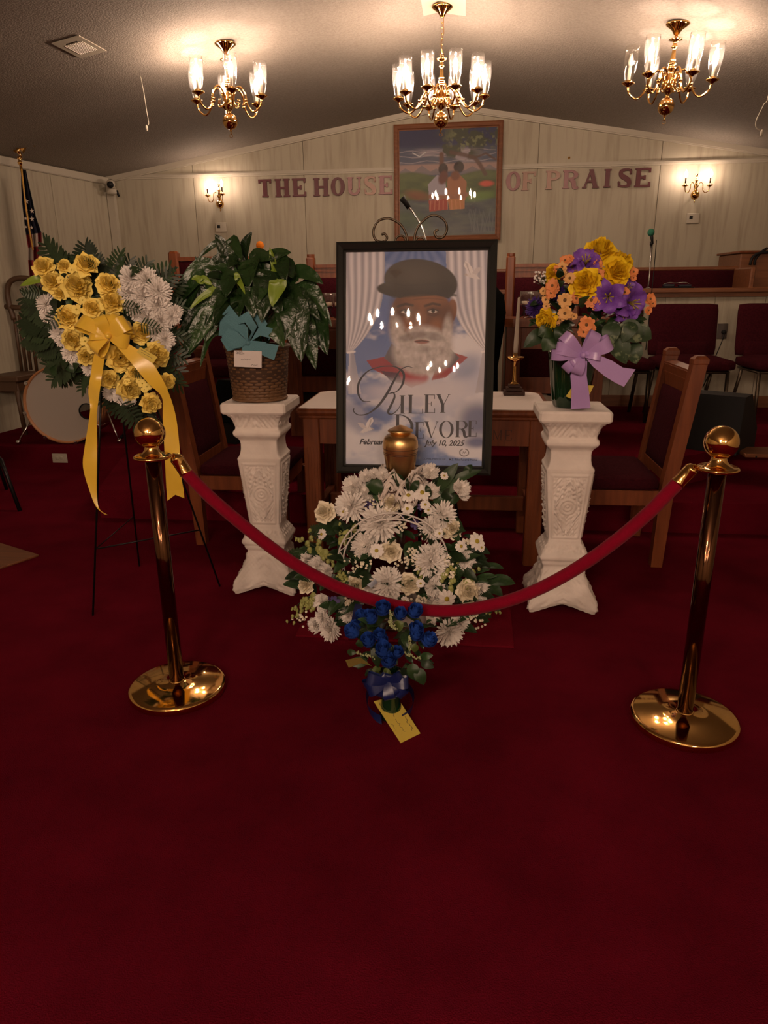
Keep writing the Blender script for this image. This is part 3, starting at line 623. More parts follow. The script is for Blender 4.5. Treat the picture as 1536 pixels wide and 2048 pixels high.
def frame_parts(parent, W, H, F, mt, d=.022, name='frame'):
    prof = [(0, 0), (0, -d), (F*.25, -d*1.15), (F*.7, -d*.8), (F*.85, -d*.45), (F, -d*.35), (F, 0)]
    b = MB(); cs = [(0, 0), (W, 0), (W, H), (0, H)]; sg = [(1, 1), (-1, 1), (-1, -1), (1, -1)]; rows = []
    for (cx, cz), (sx, sz) in zip(cs, sg): rows.append([(cx+sx*i, y, cz+sz*i) for i, y in prof])
    rows.append(rows[0])
    vs = [p for r in rows[:4] for p in r]; n = len(prof); fs = []
    for a in range(4):
        for j in range(n-1): fs.append((a*n+j, a*n+j+1, ((a+1) % 4)*n+j+1, ((a+1) % 4)*n+j))
    b.add(vs, fs, 0, False); return b.build(name, mt, parent)
frame_parts(port, TWm, THm, FW, BLACKF)
MB().box((.005, .0, .005), (TWm-.005, .006, THm-.005)).build('backing_board', BLACK, port)
pr_ = printmesh('print', P.c, PW, PH, PRINT, port); pr_.location = (FW, -.002, FW)
def pp(x, y):
    u = (x-105+15*(y-430)/1520)/(1015-75*(y-430)/1520); v = (y-430+5*u)/(1520+55*u); return (u*PW+FW, (1-v)*PH+FW)     # zoomed photo coords to frame plane
GM = Matrix(((1, 0, 0, 0), (0, 0, 1, 0), (0, 1, 0, 0), (0, 0, 0, 1)))
def pglyph(b, ch, x0, x1, yt, yb, s, t, st):
    X0, Zb = pp(x0, yb); X1, Zt = pp(x1, yt); h = Zt-Zb
    for i, p in enumerate(glyph(ch, (X1-X0)/h, s, t, st)):
        b.add([(X0+x*h, -.0032-.00002*(i % 7), Zb+y*h) for x, y in p], [tuple(range(len(p)))], 0, False)
halo = mat('print_halo', (.75, .74, .80), .5); NAV = mat('print_ink_dark', (.012, .012, .03), .5)
b = MB()
for ch, x0, x1 in (('I', 466, 520), ('L', 528, 640), ('E', 642, 725), ('Y', 720, 830)): pglyph(b, ch, x0, x1, 1455, 1588, .17, .035, .03)
pglyph(b, 'D', 432, 572, 1597, 1772, .13, .03, .025)
for ch, x0, x1 in (('E', 572, 642), ('V', 636, 742), ('O', 742, 848), ('R', 852, 948), ('E', 936, 1006)): pglyph(b, ch, x0, x1, 1655, 1775, .17, .035, .03)
def strk(b, pts, ws, y=-.0032):
    P3 = []
    for q in brush([pp(*p) for p in pts], [w_*PW/1015 for w_ in ws]): b.add([(x, y, z) for x, z in q], [(0, 1, 2, 3)], 0, False)
strk(b, [(270, 1492), (215, 1488), (182, 1430), (190, 1350), (250, 1275), (340, 1243), (440, 1243), (505, 1290), (498, 1370), (455, 1425), (398, 1440)], [3, 8, 16, 16, 9, 6, 8, 18, 16, 7, 4])
strk(b, [(578, 1256), (530, 1246), (480, 1275), (430, 1360), (380, 1450), (320, 1530), (250, 1582), (185, 1590), (150, 1565), (150, 1540)], [3, 5, 9, 16, 20, 16, 9, 7, 8, 10])
strk(b, [(398, 1440), (430, 1432), (440, 1465), (412, 1530), (392, 1575), (415, 1592), (455, 1565), (485, 1515)], [3, 8, 15, 18, 17, 10, 6, 3])
lt = b.build('lettering', NAV, port); lt['label'] = 'dark serif and script lettering of the name'
def ptext(s, x, y, hpx, name, sh=0., off=0., wpx=None, mt=None):
    me = textmesh(s, 1, sh, off); xs = [v.co.x for v in me.vertices]; ys = [v.co.y for v in me.vertices]; X0, Z0 = pp(x, y)
    sy = hpx*PH/1530/.72; sx = sy if wpx is None else wpx*PW/1015/(max(xs)-min(xs))
    for v in me.vertices: v.co = ((v.co.x-min(xs))*sx+X0, -.0033, v.co.y*sy+Z0)
    me.materials.clear(); me.materials.append(mt or NAV); return link(name, me, port)
ptext('February', 188, 1806, 40, 'lettering', .3, .032, 215); ptext('July 10, 2025', 638, 1829, 40, 'lettering', .3, .032, 300)
ptext('COMPLIMENTS OF', 625, 1938, 15, 'lettering', 0, 0, 172); ptext('M.S. Riles Funeral Home', 808, 1950, 17, 'lettering', 0, .01, 205)
MB().box((FW*.9, -.0075, FW*.9), (TWm-FW*.9, -.006, THm-FW*.9)).build('glass', GLASS, port)

# ---- easel of the portrait: iron scrolls and legs
ea = thing('display_easel', 'dark iron scrollwork easel holding the framed portrait', 'easel', (xc_, 3.16, 0))
def spiral(c, r0, r1, a0, turns, n=26): return [(c[0]+(r0+(r1-r0)*i/n)*math.cos(a0+turns*2*PI*i/n), 0, c[1]+(r0+(r1-r0)*i/n)*math.sin(a0+turns*2*PI*i/n)) for i in range(n+1)]
ztop = tl.z; b = MB()
def ez(u, v): p = ay(u, v, 3.16); return (p.x-xc_, 0, p.z)
b.tube(catmull([ez(*q) for q in ((816, 500), (813, 470), (800, 448), (778, 437), (757, 442), (747, 460), (750, 478), (764, 484), (774, 477), (770, 468), (763, 469))], 4), .0052, 7)
b.tube(catmull([ez(*q) for q in ((826, 500), (832, 462), (848, 440), (868, 430), (888, 440), (894, 458), (886, 474), (874, 475), (869, 464), (877, 459))], 4), .0052, 7)
b.tube(catmull([ez(*q) for q in ((790, 486), (794, 474), (806, 472), (814, 486))], 4), .0045, 7); b.tube(catmull([ez(*q) for q in ((829, 486), (835, 476), (846, 476), (852, 486))], 4), .0045, 7)
b.build('scroll', BRONZEM, ea)
for s_ in (-1, 1):
    MB().tube([(s_*.02, .012, ztop-.05), (s_*.10, -.02+.03, .95), (s_*.26, -.10, .016)], .007, 8).build('leg', BLACKM, ea)
MB().tube([(0, .03, ztop-.02), (0, .32, .015)], .007, 8).build('leg', BLACKM, ea)
MB().tube([(-.21, -.06, .52), (.21, -.06, .52)], .006, 8).tube([(-.16, -.06, .52), (-.16, -.19, .535), (-.16, -.21, .58)], .006, 8).tube([(.16, -.06, .52), (.16, -.19, .535), (.16, -.21, .58)], .006, 8).build('shelf_bar', BLACKM, ea)
MB().tube([(0, .02, 1.2), (0, .02, .53)], .006, 8).build('centre_bar', BLACKM, ea)

# ---- painting on the back wall
nr, nc = 250, 230
vv, uu = np.meshgrid(np.linspace(0, 1, nr), np.linspace(0, 1, nc), indexing='ij'); X = uu*1270+125; Y = vv*1380+185
P = Paint(X, Y, (70, 78, 100))
P.mix(1-smooth(380, 470, Y+30*vnoise(X, Y, 200, 2)), (38, 42, 78)); n1 = vnoise(X, Y*5, 500, 4, 4)
P.mix(smooth(.45, .65, n1)*smooth(400, 460, Y)*(1-smooth(650, 700, Y)), (150, 140, 150))
for y0 in (455, 520, 590): P.mix(P.line([(120+90*k, y0+14*math.sin(k*1.3+y0)) for k in range(15)], 5)*.6, (175, 165, 170))
P.mix(smooth(600, 640, Y)*(1-smooth(700, 740, Y)), (150, 125, 120))
for cx_, h_ in ((200, 60), (420, 80), (610, 50), (1080, 60), (1300, 70)): P.mix(P.poly([(cx_-170, 760), (cx_, 760-h_*1.6), (cx_+170, 760)])*.9, (112, 104, 112))
g = vnoise(X, Y*2, 160, 8, 5); gcol = np.array(s2l((44, 58, 30)))*(1-g[..., None])+np.array(s2l((98, 112, 62)))*g[..., None]
P.mix(smooth(735, 775, Y+40*np.sin(X/160))*(1-smooth(1080, 1110, Y)), gcol)
wv = vnoise(X, Y*4, 220, 12, 5); wcol = np.array(s2l((34, 38, 66)))*(1-wv[..., None])+np.array(s2l((96, 106, 96)))*wv[..., None]
P.mix(smooth(1085, 1115, Y+20*vnoise(X, Y, 80, 3)), wcol); P.mix(P.ell(260, 1350, 240, 120, 10, .5)*.5, (66, 92, 48)); P.mix(P.ell(1180, 1060, 200, 60, -8, .5)*.7, (100, 130, 62))
tr_ = vnoise(X, Y, 90, 15, 5); P.mix((smooth(.42, .55, tr_)*np.maximum(P.ell(1150, 250, 460, 210, -6, .4), P.ell(850, 470, 330, 90, 8, .4))), (52, 58, 40)); P.mix(smooth(.55, .68, vnoise(X, Y, 50, 31, 4))*P.ell(1150, 270, 400, 180, -6, .4), (112, 118, 80))
P.mix(P.line([(1250, 770), (1180, 650), (1110, 560), (980, 520), (800, 480)], 26)*.9, (78, 52, 40)); P.mix(P.line([(1110, 560), (1250, 510), (1380, 590)], 13)*.9, (78, 52, 40)); P.mix(P.line([(300, 470), (390, 520), (470, 465)], 7), (190, 190, 195))
# two figures standing in the water, arms clasped; a third raised arm behind
P.mix(P.line([(680, 640), (678, 500)], 30), (92, 58, 44)); P.mix(P.ell(700, 690, 62, 75), (40, 26, 24)); P.mix(P.ell(905, 670, 68, 72), (34, 24, 24))
P.mix(P.poly([(520, 1100), (500, 880), (620, 760), (720, 800), (770, 1100)]), (150, 145, 158)); P.mix(P.poly([(740, 1100), (760, 800), (900, 750), (1010, 860), (1000, 1100)]), (150, 100, 70)); P.mix(P.ell(700, 800, 60, 90, 20, .3), (95, 52, 42)); P.mix(P.ell(860, 780, 60, 60, 0, .3), (112, 70, 52))
P.mix(P.line([(540, 1040), (720, 1060), (900, 1050), (1000, 1030)], 32), (140, 96, 72)); P.mix(P.poly([(510, 1090), (750, 1080), (760, 1220), (520, 1240)]), (150, 62, 50)); P.mix(P.poly([(760, 1080), (990, 1080), (985, 1215), (790, 1225)]), (165, 112, 70))
for k in range(8): P.mix(P.line([(540+55*k, 1100), (530+58*k, 1215)], 6)*.5, (205, 140, 110))
P.mix(P.ell(1270, 895, 90, 38, 0, .4), (190, 80, 62)); P.mix(P.ell(360, 1020, 160, 60, 12, .6)*.5, (140, 52, 48))
for k in range(22):
    x_ = 1090+14*k; P.mix(P.line([(x_, 1540), (x_+random.uniform(-110, 110), 1250+random.uniform(-40, 110))], 6)*.55, (96, 104, 108))
a_ = ay(789, 253, YB); b_ = ay(1007, 241, YB); c_ = ay(792, 482, YB); d_ = ay(1001, 484, YB)
W_ = ((b_.x-a_.x)+(d_.x-c_.x))/2; H_ = ((a_.z-c_.z)+(b_.z-d_.z))/2
pnt = thing('framed_painting', 'large wood-framed painting of figures standing in water under a tree', 'painting', ((a_.x+c_.x)/2, YB-.055, (c_.z+d_.z)/2-.005)); pnt.rotation_euler = (math.radians(-1.5), math.radians(-.5), 0)
frame_parts(pnt, W_, H_, .055, OAKD, .03)
MB().box((.01, .0, .01), (W_-.01, .012, H_-.01)).build('backing_board', DWOOD, pnt)
printmesh('canvas', P.c, W_-.11, H_-.11, PRINT, pnt).location = (.055, -.004, .055)
MB().box((.05, -.0085, .05), (W_-.05, -.007, H_-.05)).build('glass', GLASS, pnt)
p = ay(1138, 316, YB); tag(MB().lathe([(.002, 0), (.014, .003), (.012, .012), (.004, .03)], n=10, M=Matrix.Rotation(PI/2, 3, 'X')).build('picture_hook', BRASS, None, p), 'small brass hook on the wall right of the painting', 'hook')
# ================================================================== FURNITURE
def cushion(lo, hi, r=.02, bulge=.01, nx=8, ny=8, mt=None, name='seat', parent=None, axis=2, rot=None):
    # rounded upholstered block; axis = thin axis
    lo = Vector(lo); hi = Vector(hi); c = (lo+hi)/2; h = (hi-lo)/2
    bm = bmesh.new(); bmesh.ops.create_cube(bm, size=2); bmesh.ops.subdivide_edges(bm, edges=bm.edges[:], cuts=6, use_grid_fill=True)
    for v in bm.verts:
        p = Vector((v.co.x*h.x, v.co.y*h.y, v.co.z*h.z)); q = Vector([max(-h[i]+r, min(h[i]-r, p[i])) for i in range(3)]); d = p-q
        # snap verts near edges to rounding
        if d.length > 1e-6: p = q+d.normalized()*r if d.length > r*.5 else p
        o = [i for i in range(3) if i != axis]
        f = (1-min(1, abs(v.co[o[0]]))**2)*(1-min(1, abs(v.co[o[1]]))**2); p[axis] += math.copysign(bulge*f, v.co[axis]) if abs(v.co[axis]) > .6 else 0
        v.co = p
    me = bpy.data.meshes.new(name); bm.to_mesh(me); bm.free()
    for f in me.polygons: f.use_smooth = True
    me.materials.append(mt or MAROON); o = link(name, me, parent, c)
    if rot: o.rotation_euler = rot
    return o
# --- tall wooden clergy side chairs (seat faces local -x)
def side_chair(loc, rz, label):
    t = thing('wooden_chair', label, 'chair', loc, rz, 'oak side chairs'); W2 = .275; ln = .085
    for sy in (-1, 1):
        y = sy*(W2-.031); b = MB(); bx = .24
        P0 = [(bx-.033, y-.031, 0), (bx+.033, y-.031, 0), (bx+.033, y+.031, 0), (bx-.033, y+.031, 0)]
        def ring(x, z, s=1.): return [(x+i*.033*s, y+j*.031*s, z) for i, j in ((-1, -1), (1, -1), (1, 1), (-1, 1))]
        rs = [ring(bx-.01, 0, .85), ring(bx, .40), ring(bx+ln, 1.035), ring(bx+ln+.002, 1.04, 1.08), ring(bx+ln+.003, 1.06, 1.08), ring(bx+ln+.004, 1.075, .6)]
        vs = [p for r in rs for p in r]; fs = [(3, 2, 1, 0), tuple(range(20, 24))]+[(k*4+i, k*4+(i+1) % 4, k*4+4+(i+1) % 4, k*4+4+i) for k in range(5) for i in range(4)]
        b.add(vs, fs, 0, False); b.build('back_post', OAK, t)
        MB().bbox((-.285, y-.028, 0), (-.23, y+.028, .36), .006).build('leg', OAK, t)
        MB().bbox((-.24, y-.012, .325), (.25, y+.012, .405), .004).build('side_rail', OAK, t)
    yi = W2-.062
    xa = lambda z: .24+ln*(z-.4)/.635
    MB().beam((xa(.94)-.005, -yi, .94), (xa(.94)-.005, yi, .94), .12, .03, 0, (1, 0, .13)).beam((xa(1.0)-.005, -yi, 1.0), (xa(1.0)-.005, yi, 1.0), .02, .052, 0, (1, 0, .13)).beam((xa(.955)-.005, -yi, .955), (xa(.955)-.005, yi, .955), .012, .042, 0, (1, 0, .13)).build('top_rail', OAK, t)
    MB().beam((xa(.47), -yi, .47), (xa(.47), yi, .47), .06, .03, 0, (1, 0, .13)).build('lower_rail', OAK, t)
    o = cushion((-.02, -yi+.002, -.20), (.022, yi-.002, .20), .012, .012, mt=MAROON, name='backrest', parent=t, axis=0); o.location = (xa(.69), 0, .69); o.rotation_euler = (0, math.atan(ln/.635), 0)
    MB().bbox((-.265, -W2+.03, .325), (-.24, W2-.03, .405), .004).build('front_rail', OAK, t)
    cushion((-.28, -W2+.008, .405), (.205, W2-.008, .475), .025, .018, mt=MAROON, name='seat', parent=t)
    return t
side_chair((.79, 3.83, 0), 0, 'oak side chair with maroon cushions, behind the right white pedestal')
side_chair((-1.24, 3.96, 0), PI, 'oak side chair with maroon cushions, behind the left brass post')
# --- communion table
tb = thing('communion_table', 'oak communion table with fluted legs between the two white pedestals', 'table', (-.195, 3.82, 0))
TW, TD, TH = .645, .32, .82
for sx in (-1, 1):
    for sy in (-1, 1):
        x = sx*(TW-.075); y = sy*(TD-.055); b = MB().bbox((x-.042, y-.042, 0), (x+.042, y+.042, TH-.05), .005)
        for k in range(4):
            xx = x-.024+.016*k; b.box((xx-.004, y-.045, .28), (xx+.004, y-.041, TH-.2))
        b.build('leg', OAK, tb)
MB().bbox((-TW, -TD, TH-.035), (TW, TD, TH), .012).build('tabletop', OAK, tb)
MB().bbox((-TW+.015, -TD+.012, TH-.052), (TW-.015, TD-.012, TH-.035), .005).build('edge_moulding', OAK, tb)
for sy in (-1, 1): MB().box((-TW+.117, sy*(TD-.045)-.012, TH-.185), (TW-.117, sy*(TD-.045)+.012, TH-.052)).build('apron', OAK, tb)
for sx in (-1, 1): MB().box((sx*(TW-.065)-.012, -TD+.097, TH-.185), (sx*(TW-.065)+.012, TD-.097, TH-.052)).build('apron', OAK, tb)
MB().bbox((-TW+.10, .02, .20), (TW-.10, .06, .28), .005).build('stretcher', OAK, tb)
for sx in (-1, 1): MB().bbox((sx*(TW-.075)-.02, -TD+.097, .20), (sx*(TW-.075)+.02, TD-.097, .28), .005).build('stretcher', OAK, tb)
b = MB(); q0 = ay(985, 862, 3.82-TD+.045); xx = q0.x+.195
for ch, w_ in (('M', .048), ('E', .036), ('.', .02)):
    for i, p in enumerate(glyph(ch, w_/.052, .10, .06, .05)): b.add([(xx+x*.052, -TD+.0325-.00002*i, TH-.155+z*.052) for x, z in p], [tuple(range(len(p)))], 0, False)
    xx += w_+.012
b.build('carved_lettering', DWOOD, tb)
# cloth
b = MB(); rr = .09; pts = []
for cx, cy, a0 in ((TW-.05-rr, -TD-.001+.02, None),): pass
x0, x1, y0, y1 = -TW+.02, TW-.03, -TD+.005, TD-.01
out = [(x0, y0), (x1, y0)]+[(x1-rr+rr*math.cos(a), y1-rr+rr*math.sin(a)) for a in np.linspace(0, PI/2, 6)]+[(x0+rr-rr*math.sin(a), y1-rr+rr*math.cos(a)) for a in np.linspace(0, PI/2, 6)]
MB().prism(out, 0, .004).build('cloth_runner', WHITEC, None, (-.195, 3.82, TH)); tag(bpy.data.objects['cloth_runner'], 'flat white cloth covering the top of the communion table', 'cloth')
# --- candlesticks and candles
def candlestick(x, y, label, lab2):
    t = thing('candlestick', label, 'candlestick', (x, y, TH+.004), 0, 'table candlesticks')
    for i, (h, s_) in enumerate(((.022, .058), (.018, .044), (.016, .031))):
        z = (0, .022, .040)[i]; MB().bbox((-s_, -s_, z), (s_, s_, z+h), .003).build('base_step', DWOOD, t)
    MB().lathe([(.024, .056), (.024, .062), (.014, .067), (.012, .075), (.0085, .15), (.0085, .175), (.016, .179), (.036, .190), (.050, .202), (.048, .206), (.03, .196), (.012, .190), (.011, .225), (.010, .226)], n=20).build('stem', BRASS, t)
    c = thing('taper_candle', lab2, 'candle', (x, y, TH+.23), 0, 'taper candles'); MB().lathe([(.0125, 0), (.0125, .05), (.009, .20), (.0065, .285), (.004, .292)], n=14).build('wax', CANDLE, c)
    MB().tube([(0, 0, .29), (.002, 0, .302)], .0012, 5).build('wick', BLACK, c); c.rotation_euler = (0, math.radians(1.2), 0)
p = az(1027, 790, TH); candlestick(p.x, p.y, 'brass candlestick with stepped wooden base, right of the portrait', 'ivory taper candle in the right candlestick')
p = az(697, 784, TH); candlestick(p.x, p.y, 'brass candlestick mostly hidden behind the left edge of the portrait', 'ivory taper candle hidden behind the left edge of the portrait')
# --- wooden stands, lectern, clergy chairs
def stand(xl, y, w, label):
    t = thing('wooden_stand', label, 'stand', (xl, y, .372), 0, 'oak pulpit side stands'); h = .79
    for sx in (0, w-.10): b = MB().bbox((sx, 0, 0), (sx+.10, .03, h), .004); [b.box((sx+.03+k*.016, -.003, .08), (sx+.038+k*.016, 0, h-.1)) for k in range(3)]; b.build('stile', OAK, t)
    MB().box((.10, .008, h-.17), (w-.10, .024, h)).build('upper_panel', OAK, t)
    cushion((.10, .006, h-.36), (w-.10, .03, h-.17), .006, .004, mt=MAROON, name='fabric_inset', parent=t, axis=1)
    MB().box((.10, .006, h-.47), (w-.10, .028, h-.36)).build('rail', OAK, t)
    for sx in (0, w-.02): MB().box((sx, .03, 0), (sx+.02, .34, h)).build('side_panel', OAK, t)
    MB().box((.02, .30, 0), (w-.02, .32, h)).build('back_panel', DWOOD, t)
    MB().box((.02, .03, .10), (w-.02, .30, .12)).build('lower_shelf', DWOOD, t)
    o = [(-.02, .0), (.035, -.055), (w-.035, -.055), (w+.02, 0), (w+.02, .37), (-.02, .37)]
    MB().prism(o, h, h+.03).prism([(x*.98+.005, y*.9) for x, y in o], h-.022, h).build('top', OAK, t); return t
lx_ = ay(574, 700, 5.0).x; rx_ = ay(1012, 700, 5.0).x
stand(lx_, 5.0, .66, 'oak pulpit side stand behind the peace lily, left of the portrait'); stand(rx_, 5.0, .66, 'oak pulpit side stand behind the white taper candle, right of the portrait')
SH = .372+.82
def glasses(cx, y, lab):
    for i, dx in enumerate((-.075, .0, .075)):
        t = thing('glass_votive', lab[i], 'candle holder', (cx+dx, y+(.03 if i == 1 else 0), SH+.0), 0, 'glass votive holders')
        b = MB()
        for k in range(3):
            a = 2*PI*k/3+.3; b.tube(catmull([(.045*math.cos(a), .045*math.sin(a), .003), (.02*math.cos(a), .02*math.sin(a), .02), (.012*math.cos(a), .012*math.sin(a), .05), (.026*math.cos(a), .026*math.sin(a), .078)], 4), .003, 5)
        b.tube([(.028*math.cos(a), .028*math.sin(a), .08) for a in np.linspace(0, 2*PI, 12, endpoint=False)], .003, 5, 0, True); b.build('wire_stand', BLACKM, t)
        MB().lathe([(.015, .08), (.030, .085), (.036, .11), (.0365, .175), (.035, .175), (.0345, .112), (.028, .089), (.001, .087)], n=16, closed=False).build('glass_cup', SHADE, t)
        MB().lathe([(.026, .09), (.026, .11), (.004, .111)], n=12).build('tealight', CANDLE, t)
glasses(lx_+.28, 5.12, ['left glass votive holder on the left pulpit stand', 'middle glass votive holder on the left pulpit stand', 'right glass votive holder on the left pulpit stand'])
glasses(rx_+.20, 5.12, ['left glass votive holder on the right pulpit stand', 'middle glass votive holder on the right pulpit stand', 'right glass votive holder on the right pulpit stand'])
b = MB(); rg = random.Random(4)
P2 = [[(rx_+.12+.22*i/8, 5.04+.10*j/5, SH+.0015+.012*rg.random()*(0 < i < 8)) for j in range(6)] for i in range(9)]
tag(b.grid(P2).build('napkin', WHITEC), 'crumpled white napkin on top of the right pulpit stand', 'napkin')
# black draped lectern between the stands
t = thing('draped_lectern', 'tall lectern under black cloth, behind the portrait', 'lectern', ((lx_+.66+rx_)/2, 5.12, .372))
hw_ = (rx_-lx_-.66)/2-.012; rows = []
for z, f in ((0, 1.0), (.25, .93), (.5, .90), (.75, .98), (.86, 1.0), (.97, .96), (1.03, .82), (1.05, .6)):
    rows.append([(hw_*f*max(-1, min(1, 1.25*math.cos(a)))*(1+.012*math.sin(a*14+z*5)), .17*f*max(-1, min(1, 1.2*math.sin(a))), z) for a in np.linspace(0, 2*PI, 49)])
MB().grid(rows).build('cloth_drape', CLOTHB, t)
MB().bbox((-hw_*.8, -.14, 0), (hw_*.8, .14, 1.02), .01).build('body', DWOOD, t)
# gooseneck microphone
p0 = ay(850, 492, 5.05); p1 = ay(806, 399, 5.0); t = thing('gooseneck_microphone', 'black microphone on a chrome gooseneck above the portrait', 'microphone', (p0.x, 5.12, .372+1.05))
def g_(u, v, y=5.06): q = ay(u, v, y); return (q.x-p0.x, q.y-5.12, q.z-.372-1.05)
MB().tube(catmull([(0, 0, -.005), g_(852, 500), g_(850, 472), g_(840, 447), g_(826, 424), g_(816, 412)], 6), .0065, 8).build('gooseneck', CHROME, t)
MB().tube([g_(818, 416), g_(810, 404), g_(804, 396)], [.016, .018, .024], 10).build('microphone_head', BLACK, t)
MB().lathe([(.05, -.002), (.05, .006), (.02, .012), (.01, .02)], n=16).build('base', BLACK, t)
def clergy(xl, y, w, ztop, label, hid=False):
    t = thing('clergy_chair', label, 'chair', (xl, y, .372), 0, 'tall clergy chairs'); h = ztop-.372
    for x in (0, w-.07):
        b = MB().bbox((x, .42, 0), (x+.07, .48, h), .012); b.bbox((x+.004, .424, h), (x+.066, .476, h+.02), .02)
        for k in range(3): b.box((x+.018+k*.013, .416, .9), (x+.024+k*.013, .421, h-.15))
        b.build('back_post', OAK, t)
    MB().box((.07, .435, h-.16), (w-.07, .47, h-.06)).box((.07, .42, h-.085), (w-.07, .48, h-.06)).box((.07, .428, h-.115), (w-.07, .475, h-.10)).build('top_rail', OAK, t)
    cushion((.07, .425, .5), (w-.07, .475, h-.16), .01, .01, mt=MAROON, name='backrest', parent=t, axis=1)
    cushion((.05, -.02, .36), (w-.05, .43, .46), .02, .01, mt=MAROON, name='seat', parent=t)
    for x in (0, w-.07): MB().bbox((x, -.04, 0), (x+.07, .02, .62), .006).build('front_leg', OAK, t); MB().bbox((x-.005, -.05, .62), (x+.075, .43, .66), .01).build('armrest', OAK, t)
    MB().box((.07, -.03, .27), (w-.07, -.005, .36)).build('seat_rail', OAK, t)
YC = 5.55
xa_ = ay(1013, 512, YC+.45).x; clergy(xa_, YC, .58, ay(1022, 512, YC+.45).z, 'tall-backed clergy chair with maroon panel, right of the portrait')
xa_ = ay(613, 514, YC+.45).x; clergy(xa_, YC, .70, ay(620, 514, YC+.45).z, 'tall-backed clergy chair beside the left edge of the portrait')
# long bench at the left
x0 = ay(332, 505, 5.95).x; x1 = ay(600, 518, 6.05).x-.12
t = thing('clergy_bench', 'oak bench with long maroon back and square post, behind the peace lily', 'bench', (x0, YC+.42, .372)); W_ = x1-x0; h = ay(340, 503, 6.0).z-.372
for x in (0, W_-.085): MB().bbox((x, .0, 0), (x+.085, .075, h), .016).build('back_post', OAK, t)
MB().box((.085, .01, h-.075), (W_-.085, .065, h-.045)).build('top_rail', OAK, t)
cushion((.085, .015, .42), (W_-.085, .06, h-.075), .01, .008, mt=MAROON, name='backrest', parent=t, axis=1)
cushion((.02, -.48, .36), (W_-.02, .0, .46), .02, .01, mt=MAROON, name='seat', parent=t)
for x in (0, W_-.085): MB().bbox((x, -.50, 0), (x+.085, -.43, .37), .008).build('leg', OAK, t)
# choir chairs, pews
def stack_chair(loc, rz, label, group, s=1., metal=BRONZEM):
    t = thing('upholstered_chair', label, 'chair', loc, rz, group); t.scale = (s, s, s)
    # local: faces -y
    o = cushion((-.262, -.028, -.20), (.262, .028, .20), .026, .016, mt=MAROON, name='backrest', parent=t, axis=1); o.location = (0, .235, .665); o.rotation_euler = (-.12, 0, 0)
    o = cushion((-.20, -.022, -.09), (.20, .022, .09), .015, .006, mt=MAROON, name='lower_back', parent=t, axis=1); o.location = (0, .20, .49)
    cushion((-.262, -.27, .39), (.262, .215, .475), .035, .02, mt=MAROON, name='seat', parent=t)
    for sx in (-1, 1):
        x = sx*.225
        MB().tube([(x, -.20, .385), (x, -.225, .0)], .0145, 4).build('front_leg', metal, t); MB().tube([(x, .12, .385), (x*1.0, .27, .0)], .0145, 4).build('rear_leg', metal, t)
        MB().tube([(x*.85, .20, .39), (x*.85, .215, .55), (x*.85, .25, .72)], .011, 6).build('back_bar', metal, t)
    MB().tube([(-.235, -.2, .38), (.235, -.2, .38)], .011, 4).tube([(-.235, .12, .38), (.235, .12, .38)], .011, 4).tube([(-.225, -.2, .38), (-.225, .2, .38)], .011, 4).tube([(.225, -.2, .38), (.225, .2, .38)], .011, 4).build('seat_frame', metal, t)
    return t
grp = 'upholstered chairs along the choir wall'
for u, lb in ((1228, 'maroon upholstered chair behind the purple and yellow bouquet, by choir wall'), (1378, 'maroon upholstered chair beside the wall outlet, second from right'), (1558, 'maroon upholstered chair cut off by the right edge of the frame')):
    p = ay(u, 612, 6.12); p2 = ay(u, 735, 5.93)
    stack_chair((p.x-.01, 5.92, .372), .03, lb, grp, 1.02)
grp = 'choir chairs along the back wall'
for u0, u1, v, lb in ((963, 1040, 500, 'choir chair back just right of the portrait, first of the row'), (1047, 1122, 499, 'choir chair back, second of the row right of the portrait'), (1130, 1208, 498, 'choir chair back behind the yellow roses, third of the row'), (1213, 1292, 497, 'choir chair back left of the green microphone, last of the row'), (266, 342, 512, 'choir chair back above the white carnation heart, left of the oak bench')):
    a = ay(u0, v, 7.78); c = ay(u1, v, 7.78); s = (c.x-a.x)/.524
    stack_chair(((a.x+c.x)/2, 7.52, .87), 0, lb, grp, s)
def pew(x0, x1, y, z0, ztop, label):
    t = thing('pew', label, 'pew', (x0, y, z0), 0, 'choir pews'); W_ = x1-x0; h = ztop-z0
    MB().bbox((0, -.012, h-.03), (W_, .045, h), .008).build('cap_rail', OAKD, t)
    cushion((.03, -.02, .36), (W_-.03, .035, h-.03), .012, .008, mt=MAROON, name='backrest', parent=t, axis=1)
    cushion((.03, -.40, .34), (W_-.03, -.02, .42), .02, .01, mt=MAROON, name='seat', parent=t)
    for x in (0, W_-.04): MB().bbox((x, -.42, 0), (x+.04, .05, h-.02), .01).build('end_panel', OAKD, t)
a = ay(965, 540, 7.07); c = ay(1478, 531, 7.07); pew(a.x-.5, c.x, 7.07, .72, (a.z+c.z)/2, 'long maroon choir pew in front of the choir chairs')
# organ at right edge with cables
p = ay(1484, 506, 7.2); t = thing('organ_cabinet', 'reddish wooden cabinet at the right edge behind the choir ledge', 'cabinet', (p.x, 7.22, .72))
MB().bbox((0, 0, 0), (.8, .6, p.z-.72), .01).build('body', OAKD, t); MB().bbox((-.02, -.02, p.z-.72), (.82, .62, p.z-.70), .006).build('top', OAK, t)
for i, (uvs, lb) in enumerate((([(1503, 530), (1508, 515), (1522, 506), (1540, 504)], 'black cable draped down the reddish cabinet corner'), ([(1512, 530), (1514, 518), (1526, 504), (1538, 496)], 'second black cable rising off the reddish cabinet'))):
    q = [ay(u-3, v, 7.17+.02*i) for u, v in uvs]; tag(MB().tube(catmull([r-q[0] for r in q], 5), .012, 6).build('cable', BLACK, None, q[0]), lb, 'cable')
